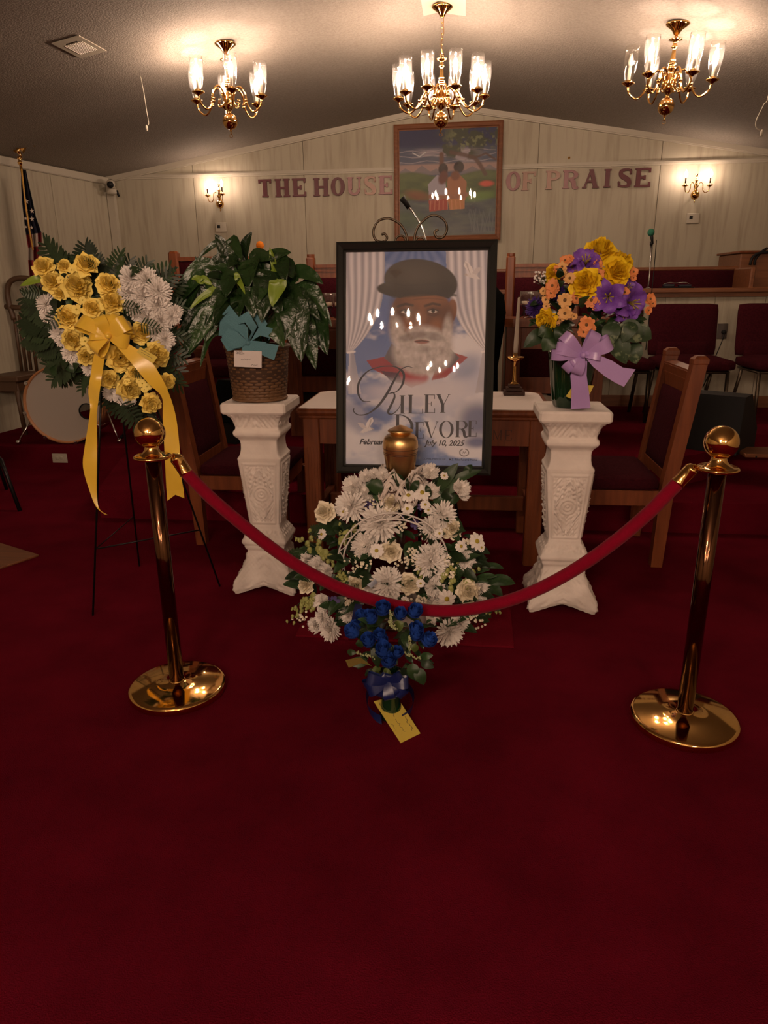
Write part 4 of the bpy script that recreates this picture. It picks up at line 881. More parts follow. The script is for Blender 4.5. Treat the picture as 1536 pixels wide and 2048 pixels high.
# microphones
def boom_mic(u, v, u2, v2, y, ball, label, bz, cable=None):
    top = ay(u, v, y); bot = ay(u2, v2, y); t = thing('microphone_stand', label, 'microphone', (bot.x, y, bz))
    dx = top.x-bot.x; h = top.z-bz; hb = bot.z-bz
    MB().tube([(0, 0, 0 if cable is None else hb), (0, 0, hb), (dx*.3+.006, 0, hb+(h-hb)*.35), (dx+.012, 0, h-.10)], .006, 8).build('pole', CHROME, t)
    MB().tube([(dx+.012, 0, h-.10), (dx+.010, 0, h-.07)], .012, 8).tube([(dx+.022, 0, h-.09), (dx+.012, 0, h-.05), (dx, 0, h)], [.009, .011, .015], 8).build('microphone_body', BLACK, t)
    MB().ball((dx, 0, h), .029, 14, 10, 0, (1, 1, 1.05)).build('foam_ball', ball, t)
    MB().lathe([(.07, 0), (.07, .008), (.015, .02), (.008, .03)], n=16).build('base', BLACKM, t) if cable is None else MB().lathe([(.025, hb-.012), (.025, hb), (.01, hb+.01)], n=12).build('base', CHROME, t)
    return t
GF = mat('green_foam', (.02, .13, .075), .95, bump=(300, .4)); OF = mat('orange_foam', (.80, .22, .01), .95)
t = boom_mic(1302, 465, 1296, 577, 6.5, GF, 'green foam microphone on chrome stand clamped to the choir ledge', 0, 1); t.location.z = 0
p = ay(1313, 480, 6.43); q = ay(1312, 700, 6.43); tag(MB().tube(catmull([(0, 0, 0), (.004, 0, -.3), (0, -.005, q.z-p.z)], 6), .0035, 6).build('cable', BLACK, None, p), 'thin black cable hanging from the green microphone', 'cable')
boom_mic(520, 491, 522, 640, 5.36, OF, 'microphone with orange foam ball behind the peace lily', .372)
# things on the ledge, outlet, cord
p = az(1392, 577, 1.372); t = thing('equipment_tray', 'shiny black tray of small gear lying on the choir ledge', 'tray', (p.x, 6.53, 1.372))
MB().bbox((0, -.045, 0), (.27, .05, .010), .004).build('tray', mat('gloss_black', (.008, .008, .010), .08), t)
MB().bbox((.02, -.03, .010), (.11, .03, .034), .006).bbox((.15, -.02, .010), (.25, .04, .030), .005).build('gear', mat('gloss_black2', (.02, .02, .03), .1), t)
MB().tube(catmull([(.03, 0, .034), (.07, -.02, .045), (.12, .01, .04), (.2, 0, .045), (.24, .02, .032)], 4), .003, 5).build('chrome_trim', CHROME, t)
p = ay(1444, 662, yw); t = thing('wall_outlet', 'metal wall outlet plate with black plug between two chairs', 'outlet', (p.x, yw-.001, p.z))
MB().bbox((-.042, -.006, -.062), (.042, 0, .062), .003).build('plate', mat('steel_plate', (.20, .17, .15), .4, .8), t)
MB().lathe([(.017, 0), (.017, .03), (.008, .045)], (.008, -.006, -.008), 10, 0, Matrix.Rotation(PI/2, 3, 'X')).build('plug', BLACK, t)
q = ay(1430, 730, 6.40)
MB().tube(catmull([(.008, -.045, -.008), (-.01, -.06, -.08), (-.05, -.08, -.2), (-.09, -.10, -.34), (-.12, -.06, -.47)], 5), .004, 6).build('power_cord', BLACK, t)
# outlet in the left riser
p = ay(120, 916, 5.34); t = thing('floor_outlet', 'ivory double outlet plate on the carpeted riser under the bass drum', 'outlet', (p.x, 5.34, .096))
MB().bbox((-.064, -.007, -.038), (.064, 0, .038), .003).build('plate', OFFW, t)
for s_ in (-1, 1): MB().lathe([(.016, 0), (.016, .003), (.014, .004)], (s_*.02, -.007, 0), 14, 0, Matrix.Rotation(PI/2, 3, 'X')).build('socket', TRIM, t)
# --- bass drum and pedals
c = ay(138, 822, 5.55); R = .318
t = thing('bass_drum', 'maple bass drum with grey head and round port hole on the left platform', 'drum', (c.x, 5.5, .186+R+.006)); t.rotation_euler = (0, 0, .12)
MR = Matrix.Rotation(PI/2, 3, 'X')
MB().lathe([(R*.97, -.38), (R*.97, .0)], n=48, M=MR, closed=False).build('shell', MAPLE, t)
MB().lathe([(R-.012, -.01), (R, -.008), (R, .045), (R-.014, .047), (R-.016, .02)], n=48, M=MR, closed=False).build('hoop', MAPLE, t)
b = MB(); hx_, hz_, hr = .185, -.055, .062; pv = []
n = 48; ring1 = [((R-.016)*math.cos(a), -.02, (R-.016)*math.sin(a)) for a in np.linspace(0, 2*PI, n, endpoint=False)]; ring2 = [(hx_+hr*math.cos(a), -.026, hz_+hr*math.sin(a)) for a in np.linspace(0, 2*PI, n, endpoint=False)]
b.add(ring1+ring2, [(i, (i+1) % n, n+(i+1) % n, n+i) for i in range(n)], 0, False); b.build('drum_head', DRUMH, t)
MB().lathe([(hr-.004, .020), (hr+.005, .026), (hr+.005, .030), (hr-.004, .030)], (hx_, 0, hz_), 24, 0, MR, False).build('port_ring', BLACK, t)
for k in range(8):
    a = 2*PI*k/8+.2; x, z = (R+.004)*math.cos(a), (R+.004)*math.sin(a); o = MB().bbox((-.014, -.05, -.016), (.014, .02, .014), .004).tube([(0, -.04, .006), (0, .25, .006)], .004, 6).build('tension_claw', CHROME, t); o.location = (x, 0, z); o.rotation_euler = (0, -(a-PI/2), 0)
for s_ in (-1, 1): MB().tube([(s_*(R-.02), .10, -.08), (s_*(R+.10), -.02, -R+.01)], .008, 8).lathe([(.018, -R-.005), (.02, -R+.02), (.01, -R+.03)], (s_*(R+.10), -.02, 0), 10).build('spur_leg', CHROME, t)
t = thing('cymbal_stand', 'chrome cymbal stand with tripod legs right of the bass drum', 'stand', (c.x+.62, 5.75, .186))
MB().tube([(0, 0, .1), (0, 0, .55)], .012, 8).build('pole', CHROME, t)
for k in range(3):
    a = 2*PI*k/3-.9; MB().tube([(0, 0, .40), (.13*math.cos(a), .13*math.sin(a), .22), (.27*math.cos(a), .27*math.sin(a), .02)], .009, 6).tube([(0, 0, .12), (.15*math.cos(a), .15*math.sin(a), .19)], .006, 6).build('leg', CHROME, t)
    MB().ball((.275*math.cos(a), .275*math.sin(a), .015), .017, 8, 6).build('rubber_foot', BLACK, t)
MB().lathe([(.01, .45), (.16, .42), (.165, .425), (.01, .47)], n=24).build('cymbal', BRASSD, t)
# floor wedge monitors
def wedge(x, y, z, w, d, h, rz, label):
    t = thing('floor_monitor', label, 'speaker', (x, y, z), rz, 'black stage monitors')
    M = Matrix(((0, 0, 1, 0), (1, 0, 0, 0), (0, 1, 0, 0), (0, 0, 0, 1)))
    MB().prism([(-d/2, 0), (d/2, 0), (d/2*.8, h), (d*.05, h*1.02), (-d/2, h*.35)], -w/2, w/2, 0, M).build('cabinet', BLACK, t)
    MB().prism([(-d/2-.004, h*.36), (d*.05-.006, h*1.0), (d*.05-.012, h*1.01), (-d/2-.012, h*.38)], -w/2+.02, w/2-.02, 0, M).build('grille', CLOTHB, t)
p = az(1400, 925, .372); wedge(1.62, 4.86, .372, .50, .36, .36, 2.5, 'black wedge speaker behind the right oak side chair')
wedge(-1.62, 4.92, .186+.186, .34, .34, .40, -.5, 'black wedge speaker behind the left oak side chair')
# wooden boards and wood blocks, carpet mat
p = az(1490, 915, .372); t = thing('wooden_board', 'flat wooden board lying on the carpet at right edge of stage', 'board', (p.x, p.y, .372))
b = MB().bbox((0, 0, 0), (.5, .22, .022), .004).build('board', OAKD, t); MB().box((.06, -.002, 0), (.07, .0, .012)).build('notch', BLACK, t)
p = az(-2, 1140, 0); q = az(32, 1111, 0); t = thing('wooden_board', 'corner of a wooden board on floor at left edge of the frame', 'board', (p.x, p.y, 0)); MB().bbox((-.4, 0, 0), (0, q.y-p.y+.02, .012), .003, 0, Matrix.Rotation(-.45, 3, 'Z'), (0, 0, 0)).build('board', OAKD, t)
a = az(592, 1268, .008); c = az(1028, 1293, .008); d = az(1015, 1157, .008)
tag(MB().prism([(a.x, c.y+.02), (c.x, c.y), (d.x, d.y), (a.x, d.y+.02)], 0, .008).build('carpet_mat', CARPET2), 'square red carpet mat under the flower arrangements', 'mat')
# chair leg cut off at left edge
p = az(40, 1022, 0); q = ay(2, 912, p.y+.12); t = thing('metal_chair', 'dark metal chair leg and frame entering at left edge', 'chair', (p.x, p.y, 0))
MB().tube([(0, 0, 0), (q.x-p.x+.01, .10, q.z-.02), (q.x-p.x-.02, .11, q.z), (q.x-p.x-.45, .11, q.z)], .014, 8).build('leg', BLACKM, t)
MB().tube([(-.50, 0, 0), (-.46, .1, q.z)], .014, 8).build('leg', BLACKM, t)
cushion((q.x-p.x-.75, .0, q.z+.01), (q.x-p.x-.26, .45, q.z+.07), .02, .01, mt=MAROON, name='seat', parent=t)
for x in (-.72, -.42): MB().tube([(x, .42, q.z), (x, .50, 0)], .012, 8).build('leg', BLACKM, t)
# left background: ledge rail, spindle chair, low bench, cable
p = ay(-40, 556, 7.0); q = ay(78, 556, 7.0)
t = thing('side_shelf', 'dark-edged ledge against left wall behind the flower wreath', 'shelf', (p.x, 7.0, p.z)); MB().bbox((-.3, 0, -.025), (q.x-p.x, .25, 0), .005).build('board', BLACKM, t); MB().box((-.3, .02, -.9), (q.x-p.x-.03, .06, -.025)).build('front_panel', WALL, t)
p = az(36, 765, .372); SPW = mat('old_brown_wood', (.075, .038, .018), .5)
t = thing('spindle_chair', 'wooden chair with curved back and thin spindles behind the wreath', 'chair', (ay(30, 700, 6.2).x, 6.2, .186)); b0 = t.location
def sp(u, v): q = ay(u, v, 6.2); return V(q.x-b0.x, 0, q.z-b0.z)
for i, (u, v, u2, v2) in enumerate(((27, 625, 44, 745), (38, 630, 53, 742), (49, 632, 62, 740), (60, 636, 74, 745))): MB().tube([sp(u, v), sp(u2, v2)], .014, 6).build('spindle', SPW, t)
MB().tube(catmull([sp(28, 640), sp(18, 606), sp(15, 580), sp(22, 562), sp(45, 556), sp(75, 566), sp(84, 610), sp(80, 650)], 6), .024, 8).build('back_bow', SPW, t)
MB().tube([sp(-10, 612), sp(80, 618)], .022, 8).build('cross_rail', SPW, t)
zz = sp(40, 742).z; MB().bbox((-.25, -.42, zz-.05), (.25, .02, zz), .01).build('seat', SPW, t)
for x in (-.22, .22):
    for y in (-.38, -.02): MB().tube([(x, y, 0), (x*.92, y, zz-.04)], .02, 8).build('leg', SPW, t)
MB().box((-.22, -.40, zz-.13), (.22, -.38, zz-.05)).box((-.22, -.38, zz-.13), (-.20, 0, zz-.05)).box((.20, -.38, zz-.13), (.22, 0, zz-.05)).build('apron', SPW, t)
q = [ay(u, v, 6.9) for u, v in ((-15, 688), (20, 692), (60, 695), (110, 690))]; tag(MB().tube(catmull([r-q[0] for r in q], 5), .008, 6).build('cable', BLACK, None, q[0]), 'black cable strung along the left wall', 'cable')
# bag under the right stand
t = thing('tote_bag', 'black and beige patterned tote bag tucked into the right pulpit stand', 'bag', (rx_+.40, 5.16, .492))
BAGM = mat('patterned_bag', (.01, .01, .01), .8, var=(14, (.45, .36, .27), (1, 1, 1), .48, .52))
cushion((-.2, -.09, .0), (.2, .09, .19), .04, .02, mt=BAGM, name='bag_body', parent=t, axis=1)
for y in (-.05, .05): MB().tube(catmull([(-.09, y, .18), (-.08, y, .245), (0, y, .27), (.08, y, .245), (.09, y, .18)], 5), .007, 6).build('handle', BLACK, t)
# plant-like cable tangle / string of beads on the wall left of the basket
q = [ay(u, v, 6.4) for u, v in ((412, 690), (424, 725), (433, 752), (446, 782), (450, 800), (452, 850), (458, 900), (462, 935))]; t = thing('bead_string', 'string of beads hanging beside the wicker basket', 'ornament', q[0])
MB().tube(catmull([r-q[0] for r in q], 5), .004, 6).build('string', BLACK, t); MB().ball(ay(433, 741, 6.4)-q[0], .02, 12, 8).build('bead', OFFW, t)
# flag with eagle
YF = 6.35; a = ay(40, 325, YF); bfoot = ay(72, 520, YF-.05); t = thing('flag', 'furled flag with white stars on a gold pole topped by an eagle', 'flag', (bfoot.x+.06, YF, .186))
L_ = t.location; d = V(a.x-bfoot.x, 0, a.z-bfoot.z); foot = V(bfoot.x, YF, bfoot.z)-d*((bfoot.z-.2)/d.z); top = V(a.x, YF, a.z)
MB().tube([foot-L_, top-L_], .011, 10).build('pole', mat('gold_pole', (.75, .42, .10), .25, .9), t)
MB().lathe([(.13, 0), (.13, .02), (.05, .05), (.02, .10)], foot-L_+V(0, 0, -.01), 20).build('base', BRASS, t)
tp = top-L_; b = MB(); b.lathe([(.012, -.02), (.022, .0), (.012, .015), (.018, .03), (.018, .04), (.008, .05)], tp, 12)
b.ball(tp+V(.0, 0, .10), .022, 10, 8, 0, (.8, .8, 1.7)); b.ball(tp+V(-.012, -.012, .15), .013, 8, 6); b.tube([tp+V(-.018, -.02, .150), tp+V(-.032, -.032, .145)], [.005, .001], 6)
for s_ in (-1, 1):
    G = []
    for i in range(7):
        s1 = i/6; cx = s_*(.012+.12*s1); cz = .12+.07*math.sin(s1*2.4); ch = .055*(1-s1*.35)*(1.0 if i % 2 else .9)
        G.append([tp+V(cx+s_*.0, .012*math.sin(s1*3), cz), tp+V(cx+s_*.006, .014, cz-ch*.5), tp+V(cx+s_*.02, .016, cz-ch-.02*s1)])
    b.grid(G)
b.tube([tp+V(.004, .01, .08), tp+V(.008, .03, .03)], [.012, .003], 6)
b.build('eagle_finial', BRASS, t)
NAVY = mat('flag_navy', (.012, .013, .035), .8); FWH = mat('flag_white', (.45, .38, .32), .8); FRD = mat('flag_red', (.22, .012, .02), .8); GOLDF = mat('gold_fringe', (.55, .30, .06), .6)
def fl(u, v, dy=0): q = ay(u, v, YF-.06+dy); return q-L_
lft = [(42, 338), (42, 370), (44, 405), (48, 440), (52, 470), (56, 495), (56, 520), (60, 560), (70, 600)]; rgt = [(52, 340), (58, 370), (65, 400), (72, 435), (83, 465), (84, 492), (86, 520), (90, 560), (98, 600)]
rows = []
for (u0, v0), (u1, v1) in zip(lft, rgt): rows.append([fl(u0+(u1-u0)*k/8, v0+(v1-v0)*k/8, .035*math.sin(k*2.3+v0*.01)) for k in range(9)])
vs = [p for r in rows for p in r]; b = MB()
for i in range(8):
    for j in range(8):
        mi = 0 if i < 4 or (i == 4 and j > 99) else (1 if (i+j//3) % 2 else 2)
        b.add([rows[i][j], rows[i][j+1], rows[i+1][j+1], rows[i+1][j]], [(0, 1, 2, 3)], mi, True)
b.build('cloth', [NAVY, FWH, FRD], t)
b = MB()
for u, v, s_ in ((53, 403, .022), (64, 422, .022), (53, 421, .018), (64, 438, .023), (51, 437, .018), (63, 455, .018), (52, 454, .014)):
    c_ = fl(u, v, -.05); pt = [c_+V(s_*(1 if k % 2 == 0 else .4)*math.sin(PI*k/5), 0, s_*(1 if k % 2 == 0 else .4)*math.cos(PI*k/5)) for k in range(10)]; b.add(pt+[c_], [(k, (k+1) % 10, 10) for k in range(10)], 0, False)
b.build('stars', mat('star_white', (.62, .55, .48), .8), t)
MB().tube([fl(43, 338, -.06), fl(50, 400, -.07), fl(58, 455, -.07), fl(66, 500, -.07)], .007, 6).build('gold_cord', GOLDF, t)
# ================================================================== BRASS POSTS AND VELVET ROPE
def post(x, y, label):
    t = thing('stanchion', label, 'stanchion', (x, y, 0), 0, 'brass rope posts')
    MB().lathe([(.168, 0), (.172, .006), (.172, .022), (.169, .028), (.160, .031), (.08, .037), (.032, .042), (.028, .046)], n=64).build('base', BRASS, t)
    MB().lathe([(.0255, .04), (.0255, .868)], n=32).build('pole', BRASSD, t)
    MB().lathe([(.028, .04), (.029, .046), (.026, .049)], n=32).build('collar', BRASS, t)
    MB().lathe([(.026, .864), (.056, .868), (.061, .872), (.061, .876), (.056, .880), (.045, .878), (.036, .884), (.031, .888), (.024, .897), (.020, .912), (.0225, .921), (.018, .926)], n=40).build('ring_plate', BRASS, t)
    MB().ball((0, 0, .953), .0495, 36, 24).build('ball', BRASS, t); return t
LX, LY, QX, QY = -1.008, 2.182, .760, 2.150
post(LX, LY, 'brass rope post at left, beside the yellow flower wreath'); post(QX, QY, 'brass rope post at right, in front of the oak side chair')
rp = [(371, 944), (392, 966), (430, 1003), (500, 1062), (570, 1115), (640, 1157), (700, 1184), (770, 1206), (840, 1219), (900, 1222), (960, 1215), (1030, 1197), (1100, 1167), (1170, 1126), (1240, 1075), (1300, 1023), (1340, 982), (1358, 964)]
RY = lambda u: LY+(QY-LY)*(u-345)/(1400-345)
R3 = [ay(u, v, RY(u)) for u, v in rp]
t = thing('velvet_rope', 'red velvet rope with brass ends sagging between the two brass posts', 'rope', R3[9])
o_ = R3[9]; MB().tube([q-o_ for q in catmull(R3, 5)], .0208, 16).build('velvet_cord', VELVET, t)
def endcap(a, d, post_pt, nm):
    d = d.normalized(); M = d.to_track_quat('Z', 'Y').to_matrix()
    MB().lathe([(.0215, -.006), (.0225, -.004), (.0225, .0), (.0215, .003), (.0215, .045), (.0225, .048), (.0225, .052), (.016, .062), (.006, .066), (.004, .070)], a-o_, 24, 0, M).build('brass_end_cap', BRASS, t)
    e = a+d*.068; n = 5; b = MB()
    for k in range(n):
        c_ = e.lerp(post_pt, (k+.5)/n); l = (post_pt-e).length/n*.66; dd = (post_pt-e).normalized(); s1 = dd.orthogonal().normalized(); s1 = s1 if k % 2 else dd.cross(s1)
        b.tube([c_-o_+dd*l*math.cos(a_)+s1*.005*math.sin(a_) for a_ in np.linspace(0, 2*PI, 10, endpoint=False)], .0017, 5, 0, True)
    b.build('chain', BRASS, t)
endcap(R3[0], ay(352, 915, LY)-R3[0], V(LX+.052, LY-.02, .872), 'l')
endcap(R3[-1], ay(1381, 941, QY)-R3[-1], V(QX-.055, QY-.015, .870), 'r')

# ================================================================== PEDESTALS
PPROF = [(0, .150), (.02, .156), (.04, .156), (.07, .146), (.10, .126), (.13, .108), (.16, .098), (.19, .091), (.205, .089), (.213, .096), (.222, .100), (.232, .100), (.240, .107), (.248, .110), (.256, .110), (.262, .105), (.275, .098), (.30, .083), (.313, .0755), (.322, .0745), (.33, .0725),
         (.64, .1015), (.648, .1035), (.656, .1035), (.662, .098), (.675, .092), (.695, .088), (.72, .087), (.735, .089), (.745, .094), (.755, .104), (.765, .112), (.776, .114), (.784, .112), (.79, .104), (.80, .103), (.82, .106), (.845, .117), (.862, .134), (.868, .140)]
def relief(t, z, hw):
    x = t*hw; d = 0.
    if .335 < z < .635:
        a = abs(t); zz = (z-.335)/.30
        if .70 < a < .80 or ((zz < .035 or zz > .965) and a < .80): d += .0022
        if a < .68 and .05 < zz < .95:
            r = math.hypot(x, z-.485)
            if r < .045: d += .0038*(.5+.5*math.cos(r*2*PI/.0165))*(1.2 if r < .012 else .8)
            else:
                u = abs(x); w_ = math.sin(u*210+3*math.sin((z-.485)*48))*math.sin(abs(z-.485)*150+u*60); d += .0036*max(0, w_)+.0015*math.sin(u*480+abs(z-.485)*310)
            q = abs(abs(x)-(.058-abs(z-.485)*.42)) if abs(z-.485) < .13 else 1
            if q < .005 and r > .045: d += .0028
    elif .80 < z < .862 and abs(t) < .9: d += .0024*max(0, math.sin(abs(x)*170)*math.sin((z-.80)*95))+.0012*math.sin(abs(x)*300+z*200)
    elif .272 < z < .305: d += .002*math.sin(abs(x)*230)*math.sin((z-.272)*190)
    elif z < .19: d += .0035*max(0, math.sin(abs(x)*88+z*70)*math.sin(z*75+.6))*(1 if z > .015 else 0)+.0012*math.sin(abs(x)*330)*math.sin(z*260)
    return d
def pedestal(x, y, label, top=.915, rz=0.):
    t = thing('pedestal', label, 'pedestal', (x, y, 0), rz, 'white plaster pedestals'); ks = top/.915
    N = 44
    def part(z0, z1, nz, name, cap0=False, cap1=False):
        zs = np.linspace(z0, z1, nz); rows = []
        for z in zs:
            hw = float(np.interp(z, [p[0] for p in PPROF], [p[1] for p in PPROF])); row = []
            for s_ in range(4):
                for k in range(N):
                    tt = -1+2*k/N; h2 = hw+2.1*relief(tt, z, hw)
                    h2 *= 1-.11*(1-tt*tt)*max(0, 1-z/.17)
                    zz = z
                    if z < .11: zz = z+(.034*max(0, 1-(tt/.70)**2)+.006*max(0, math.cos(tt*9)))*(1-z/.11)
                    cr = 1-.045*abs(tt)**8; px_, py_ = tt*hw*cr, -h2*cr
                    a = s_*PI/2; row.append((px_*math.cos(a)-py_*math.sin(a), px_*math.sin(a)+py_*math.cos(a), zz*ks))
            row.append(row[0]); rows.append(row)
        MB().grid(rows).build(name, PLASTER, t)
    part(0, .235, 44, 'foot'); part(.235, .656, 110, 'shaft'); part(.656, .868, 60, 'capital')
    b = MB(); b.bbox((-.148, -.148, .866*ks), (.148, .148, top), .009); b.build('top_slab', PLASTER, t); return t
pedestal(-.921, 3.185, 'white carved plaster pedestal under the wicker basket, at left'); pedestal(.4645, 3.105, 'white carved plaster pedestal under the green vase, at right', .905)

# ================================================================== FLOWER MESHES
def petal_layer(b, R, n, fr, z0, zh, ha, curl, seed, r0=.06, mi=0, ruf=.05, a0=0., NU=5, NV=5):
    r_ = random.Random(seed)
    for k in range(n):
        a = a0+2*PI*k/n+r_.uniform(-.12, .12); f2 = fr*r_.uniform(.92, 1.08); G = []; ph = r_.uniform(0, 6)
        for i in range(NV):
            v = i/(NV-1); rad = R*(r0+(f2-r0)*math.sin(v*PI/2)); z = R*(z0+zh*v**1.4-curl*v**5); row = []
            for j in range(NU):
                u = -1+2*j/(NU-1); wv = math.sin(min(1, v*1.15+.12)*PI*.52)**.7*(1-.18*v*u*u)
                an = a+u*ha*wv; rr = rad*(1-.13*u*u*v)+R*ruf*math.sin(u*5+ph)*v*v; zz = z+R*ruf*1.6*math.sin(u*4+ph*2)*v*v-R*.06*u*u*v
                row.append((rr*math.cos(an), rr*math.sin(an), zz))
            G.append(row)
        b.grid(G, mi)
def rose_mesh(mt, seed, bud=False, open_=1.):
    b = MB()
    if bud:
        petal_layer(b, 1, 4, .62*open_, -.7, 1.15, .95, .18, seed, ruf=.03); petal_layer(b, 1, 4, .50*open_, -.7, 1.4, .95, .05, seed+1, a0=.7, ruf=.03)
        petal_layer(b, 1, 3, .40, -.7, 1.5, 1.1, 0, seed+2, a0=.3, ruf=.03); petal_layer(b, 1, 3, .30, -.65, 1.5, 1.1, 0, seed+3, a0=1.3, ruf=.03); petal_layer(b, 1, 3, .20, -.6, 1.5, 1.2, 0, seed+5, ruf=.02); petal_layer(b, 1, 2, .10, -.6, 1.5, 1.6, 0, seed+4, ruf=.01)
    else:
        for L, (n, fr, z0, zh, ha, cu, ru) in enumerate(((5, 1.02, -.42, .22, .78, .10, .10), (5, .86, -.38, .42, .76, .10, .09), (5, .69, -.34, .58, .74, .08, .07), (4, .53, -.30, .70, .86, .05, .06), (4, .38, -.28, .78, .86, .02, .05), (3, .25, -.25, .82, 1.1, 0, .04), (3, .13, -.2, .80, 1.2, 0, .02))):
            petal_layer(b, 1, n, fr, z0, zh, ha, cu, seed+L, a0=L*.7, ruf=ru, NU=6)
    return b.mesh('rose', mt)
def mum_mesh(mt, seed, spider=False, dens=1.35):
    b = MB(); r_ = random.Random(seed)
    for L, (el, n, ln) in enumerate(((-.25, 20, 1.05), (0, 22, 1.05), (.25, 20, 1.0), (.5, 18, .92), (.78, 14, .80), (1.05, 10, .66), (1.3, 7, .55))):
        for k in range(int(n*dens)):
            a = 2*PI*(k+.5*(L % 2))/n+r_.uniform(-.1, .1); e = el+r_.uniform(-.12, .12); l = ln*r_.uniform(.85, 1.1); w_ = .068
            dr = -.35*l if (spider and L < 2 and r_.random() < .6) else .10
            P_ = []
            for s_, ww in ((.12, .5), (.55, 1.), (.85, 1.05), (1., .35)):
                r1 = l*s_*math.cos(e); z1 = l*s_*math.sin(e)*.85+dr*s_**3-.12; c = V(r1*math.cos(a), r1*math.sin(a), z1); t_ = V(-math.sin(a), math.cos(a), 0)*w_*ww; P_.append((c-t_, c+V(0, 0, -.035*ww), c+t_))
            b.grid(P_)
    return b.mesh('chrysanthemum', mt)
def carn_mesh(mt, seed):
    b = MB(); r_ = random.Random(seed)
    for L, (R, z) in enumerate(((1., -.12), (.92, .02), (.80, .14), (.68, .25), (.54, .34), (.40, .40), (.24, .46))):
        n = 56; ph = r_.uniform(0, 6); G = []
        for i in range(4):
            v = i/3; row = []
            for k in range(n+1):
                kk = k % n; a = 2*PI*kk/n+.1*L; fr = (.10*(1 if kk % 2 else -1)+.17*math.sin(a*6+ph)+.09*math.sin(a*13+ph))*v**2
                rr = R*(.08+.92*v**.8)*(1+fr*.5); zz = z-.45*(1-v)+R*(fr*1.3); row.append((rr*math.cos(a), rr*math.sin(a), zz))
            G.append(row)
        b.grid(G, 0, False)
    return b.mesh('carnation', mt)
def daisy_mesh(mt, seed, n=12, wd=.2, cent=.26, cm=None, dbl=False):
    b = MB(); r_ = random.Random(seed)
    for L in range(2 if dbl else 1):
        for k in range(n):
            a = 2*PI*(k+.5*L)/n+r_.uniform(-.06, .06); l = r_.uniform(.88, 1.05)*(1-.25*L); e = r_.uniform(-.1, .25)+.35*L; G = []
            for s_, ww in ((.15, .5), (.5, 1.), (.85, 1.), (1., .3)):
                c = V(l*s_*math.cos(a), l*s_*math.sin(a), l*s_*e-.12*s_*s_+.0); t_ = V(-math.sin(a), math.cos(a), 0)*wd*ww; G.append((c-t_, c+V(0, 0, -.04), c+t_))
            b.grid(G)
    b.ball((0, 0, .02), cent, 10, 6, 1, (1, 1, .5)); return b.mesh('daisy', [mt, cm or YCENT])
def lily_mesh(mt, seed, n=6):
    b = MB(); r_ = random.Random(seed)
    for k in range(n):
        a = 2*PI*k/n+r_.uniform(-.1, .1); G = []; l = r_.uniform(.9, 1.1); wo = .30 if k % 2 else .38
        for i in range(7):
            v = i/6; rad = l*(.08+.92*v); z = -.5+1.0*v**.7-.65*v**4; ww = wo*math.sin(min(1, v*.92+.10)*PI)**.8; row = []
            for j in range(5):
                u = -1+j/2; row.append((rad*math.cos(a)-math.sin(a)*u*ww, rad*math.sin(a)+math.cos(a)*u*ww, z+.12*abs(u)*math.sin(v*PI)+.04*math.sin(u*6+v*9+k)))
            G.append(row)
        b.grid(G)
    for k in range(6):
        a = 2*PI*k/6+.5; b.tube([(0, 0, -.4), (.12*math.cos(a), .12*math.sin(a), .1), (.25*math.cos(a), .25*math.sin(a), .35)], [.02, .02, .035], 5, 1)
    return b.mesh('lily', [mt, YCENT])
YR = [rose_mesh(YROSE, s) for s in (1, 11, 21)]; YR2 = [rose_mesh(YROSE2, s) for s in (3, 13, 23)]; CR = [rose_mesh(CREAM, s) for s in (5, 15)]
BR = [rose_mesh(BLUEP, s, True, 1.1) for s in (6, 16, 26)]; WM = [mum_mesh(WPETAL, s, s % 2 == 0) for s in (1, 2, 3)]; WC = [carn_mesh(WPETAL, s) for s in (1, 2, 3)]
WD = [daisy_mesh(WPETAL, s) for s in (1, 2)]; OD = [daisy_mesh(ORANGE, s, 10, .24, .22, BROWNC, True) for s in (1, 2)]; PD = [daisy_mesh(PEACH, s, 10, .24, .25, BROWNC, True) for s in (3, 4)]
PL = [lily_mesh(PURP, s) for s in (1, 2, 3)]; PA = [mum_mesh(DPURP, 9)]; YC_ = [daisy_mesh(YROSE, s, 5, .42, .16) for s in (7, 8)]; VD = [daisy_mesh(mat('violet_petal', (.10, .07, .22), .6), 5, 6, .3, .15)]
def dist(p): return (Vector(p)-CP).dot(Fv)
def put(name, me, parent, p, d, r, roll=None, sc=None):
    q = Vector(d).normalized().to_track_quat('Z', 'Y') @ Euler((0, 0, random.uniform(0, 6.28) if roll is None else roll)).to_quaternion()
    o = link(name, me, parent, Vector(p)-parent.location); o.rotation_mode = 'QUATERNION'; o.rotation_quaternion = q; o.scale = sc or (r, r, r); return o
def leafblade(b, pts, w, nrm, fold=.25, NU=5, tip=1.25, mi=0, wave=0.):
    P_ = catmull(pts, 5); n = len(P_); G = []; nrm = Vector(nrm)
    for i, p in enumerate(P_):
        v = i/(n-1); t_ = (P_[min(i+1, n-1)]-P_[max(i-1, 0)]).normalized(); s_ = t_.cross(nrm); s_ = s_.normalized() if s_.length > 1e-5 else t_.orthogonal(); nn = s_.cross(t_)
        ww = w/2*math.sin(PI*min(1, v**.8))**.75 if v < 1 else 0; ww = max(ww, .0006)
        G.append([p+s_*(ww*(-1+2*j/(NU-1)))+nn*(abs(-1+2*j/(NU-1))*ww*fold+(wave*w*math.sin(v*14+j*2.1) if 0 < j < NU-1 or NU < 4 else wave*w*math.sin(v*11+j))) for j in range(NU)])
    return b.grid(G, mi)
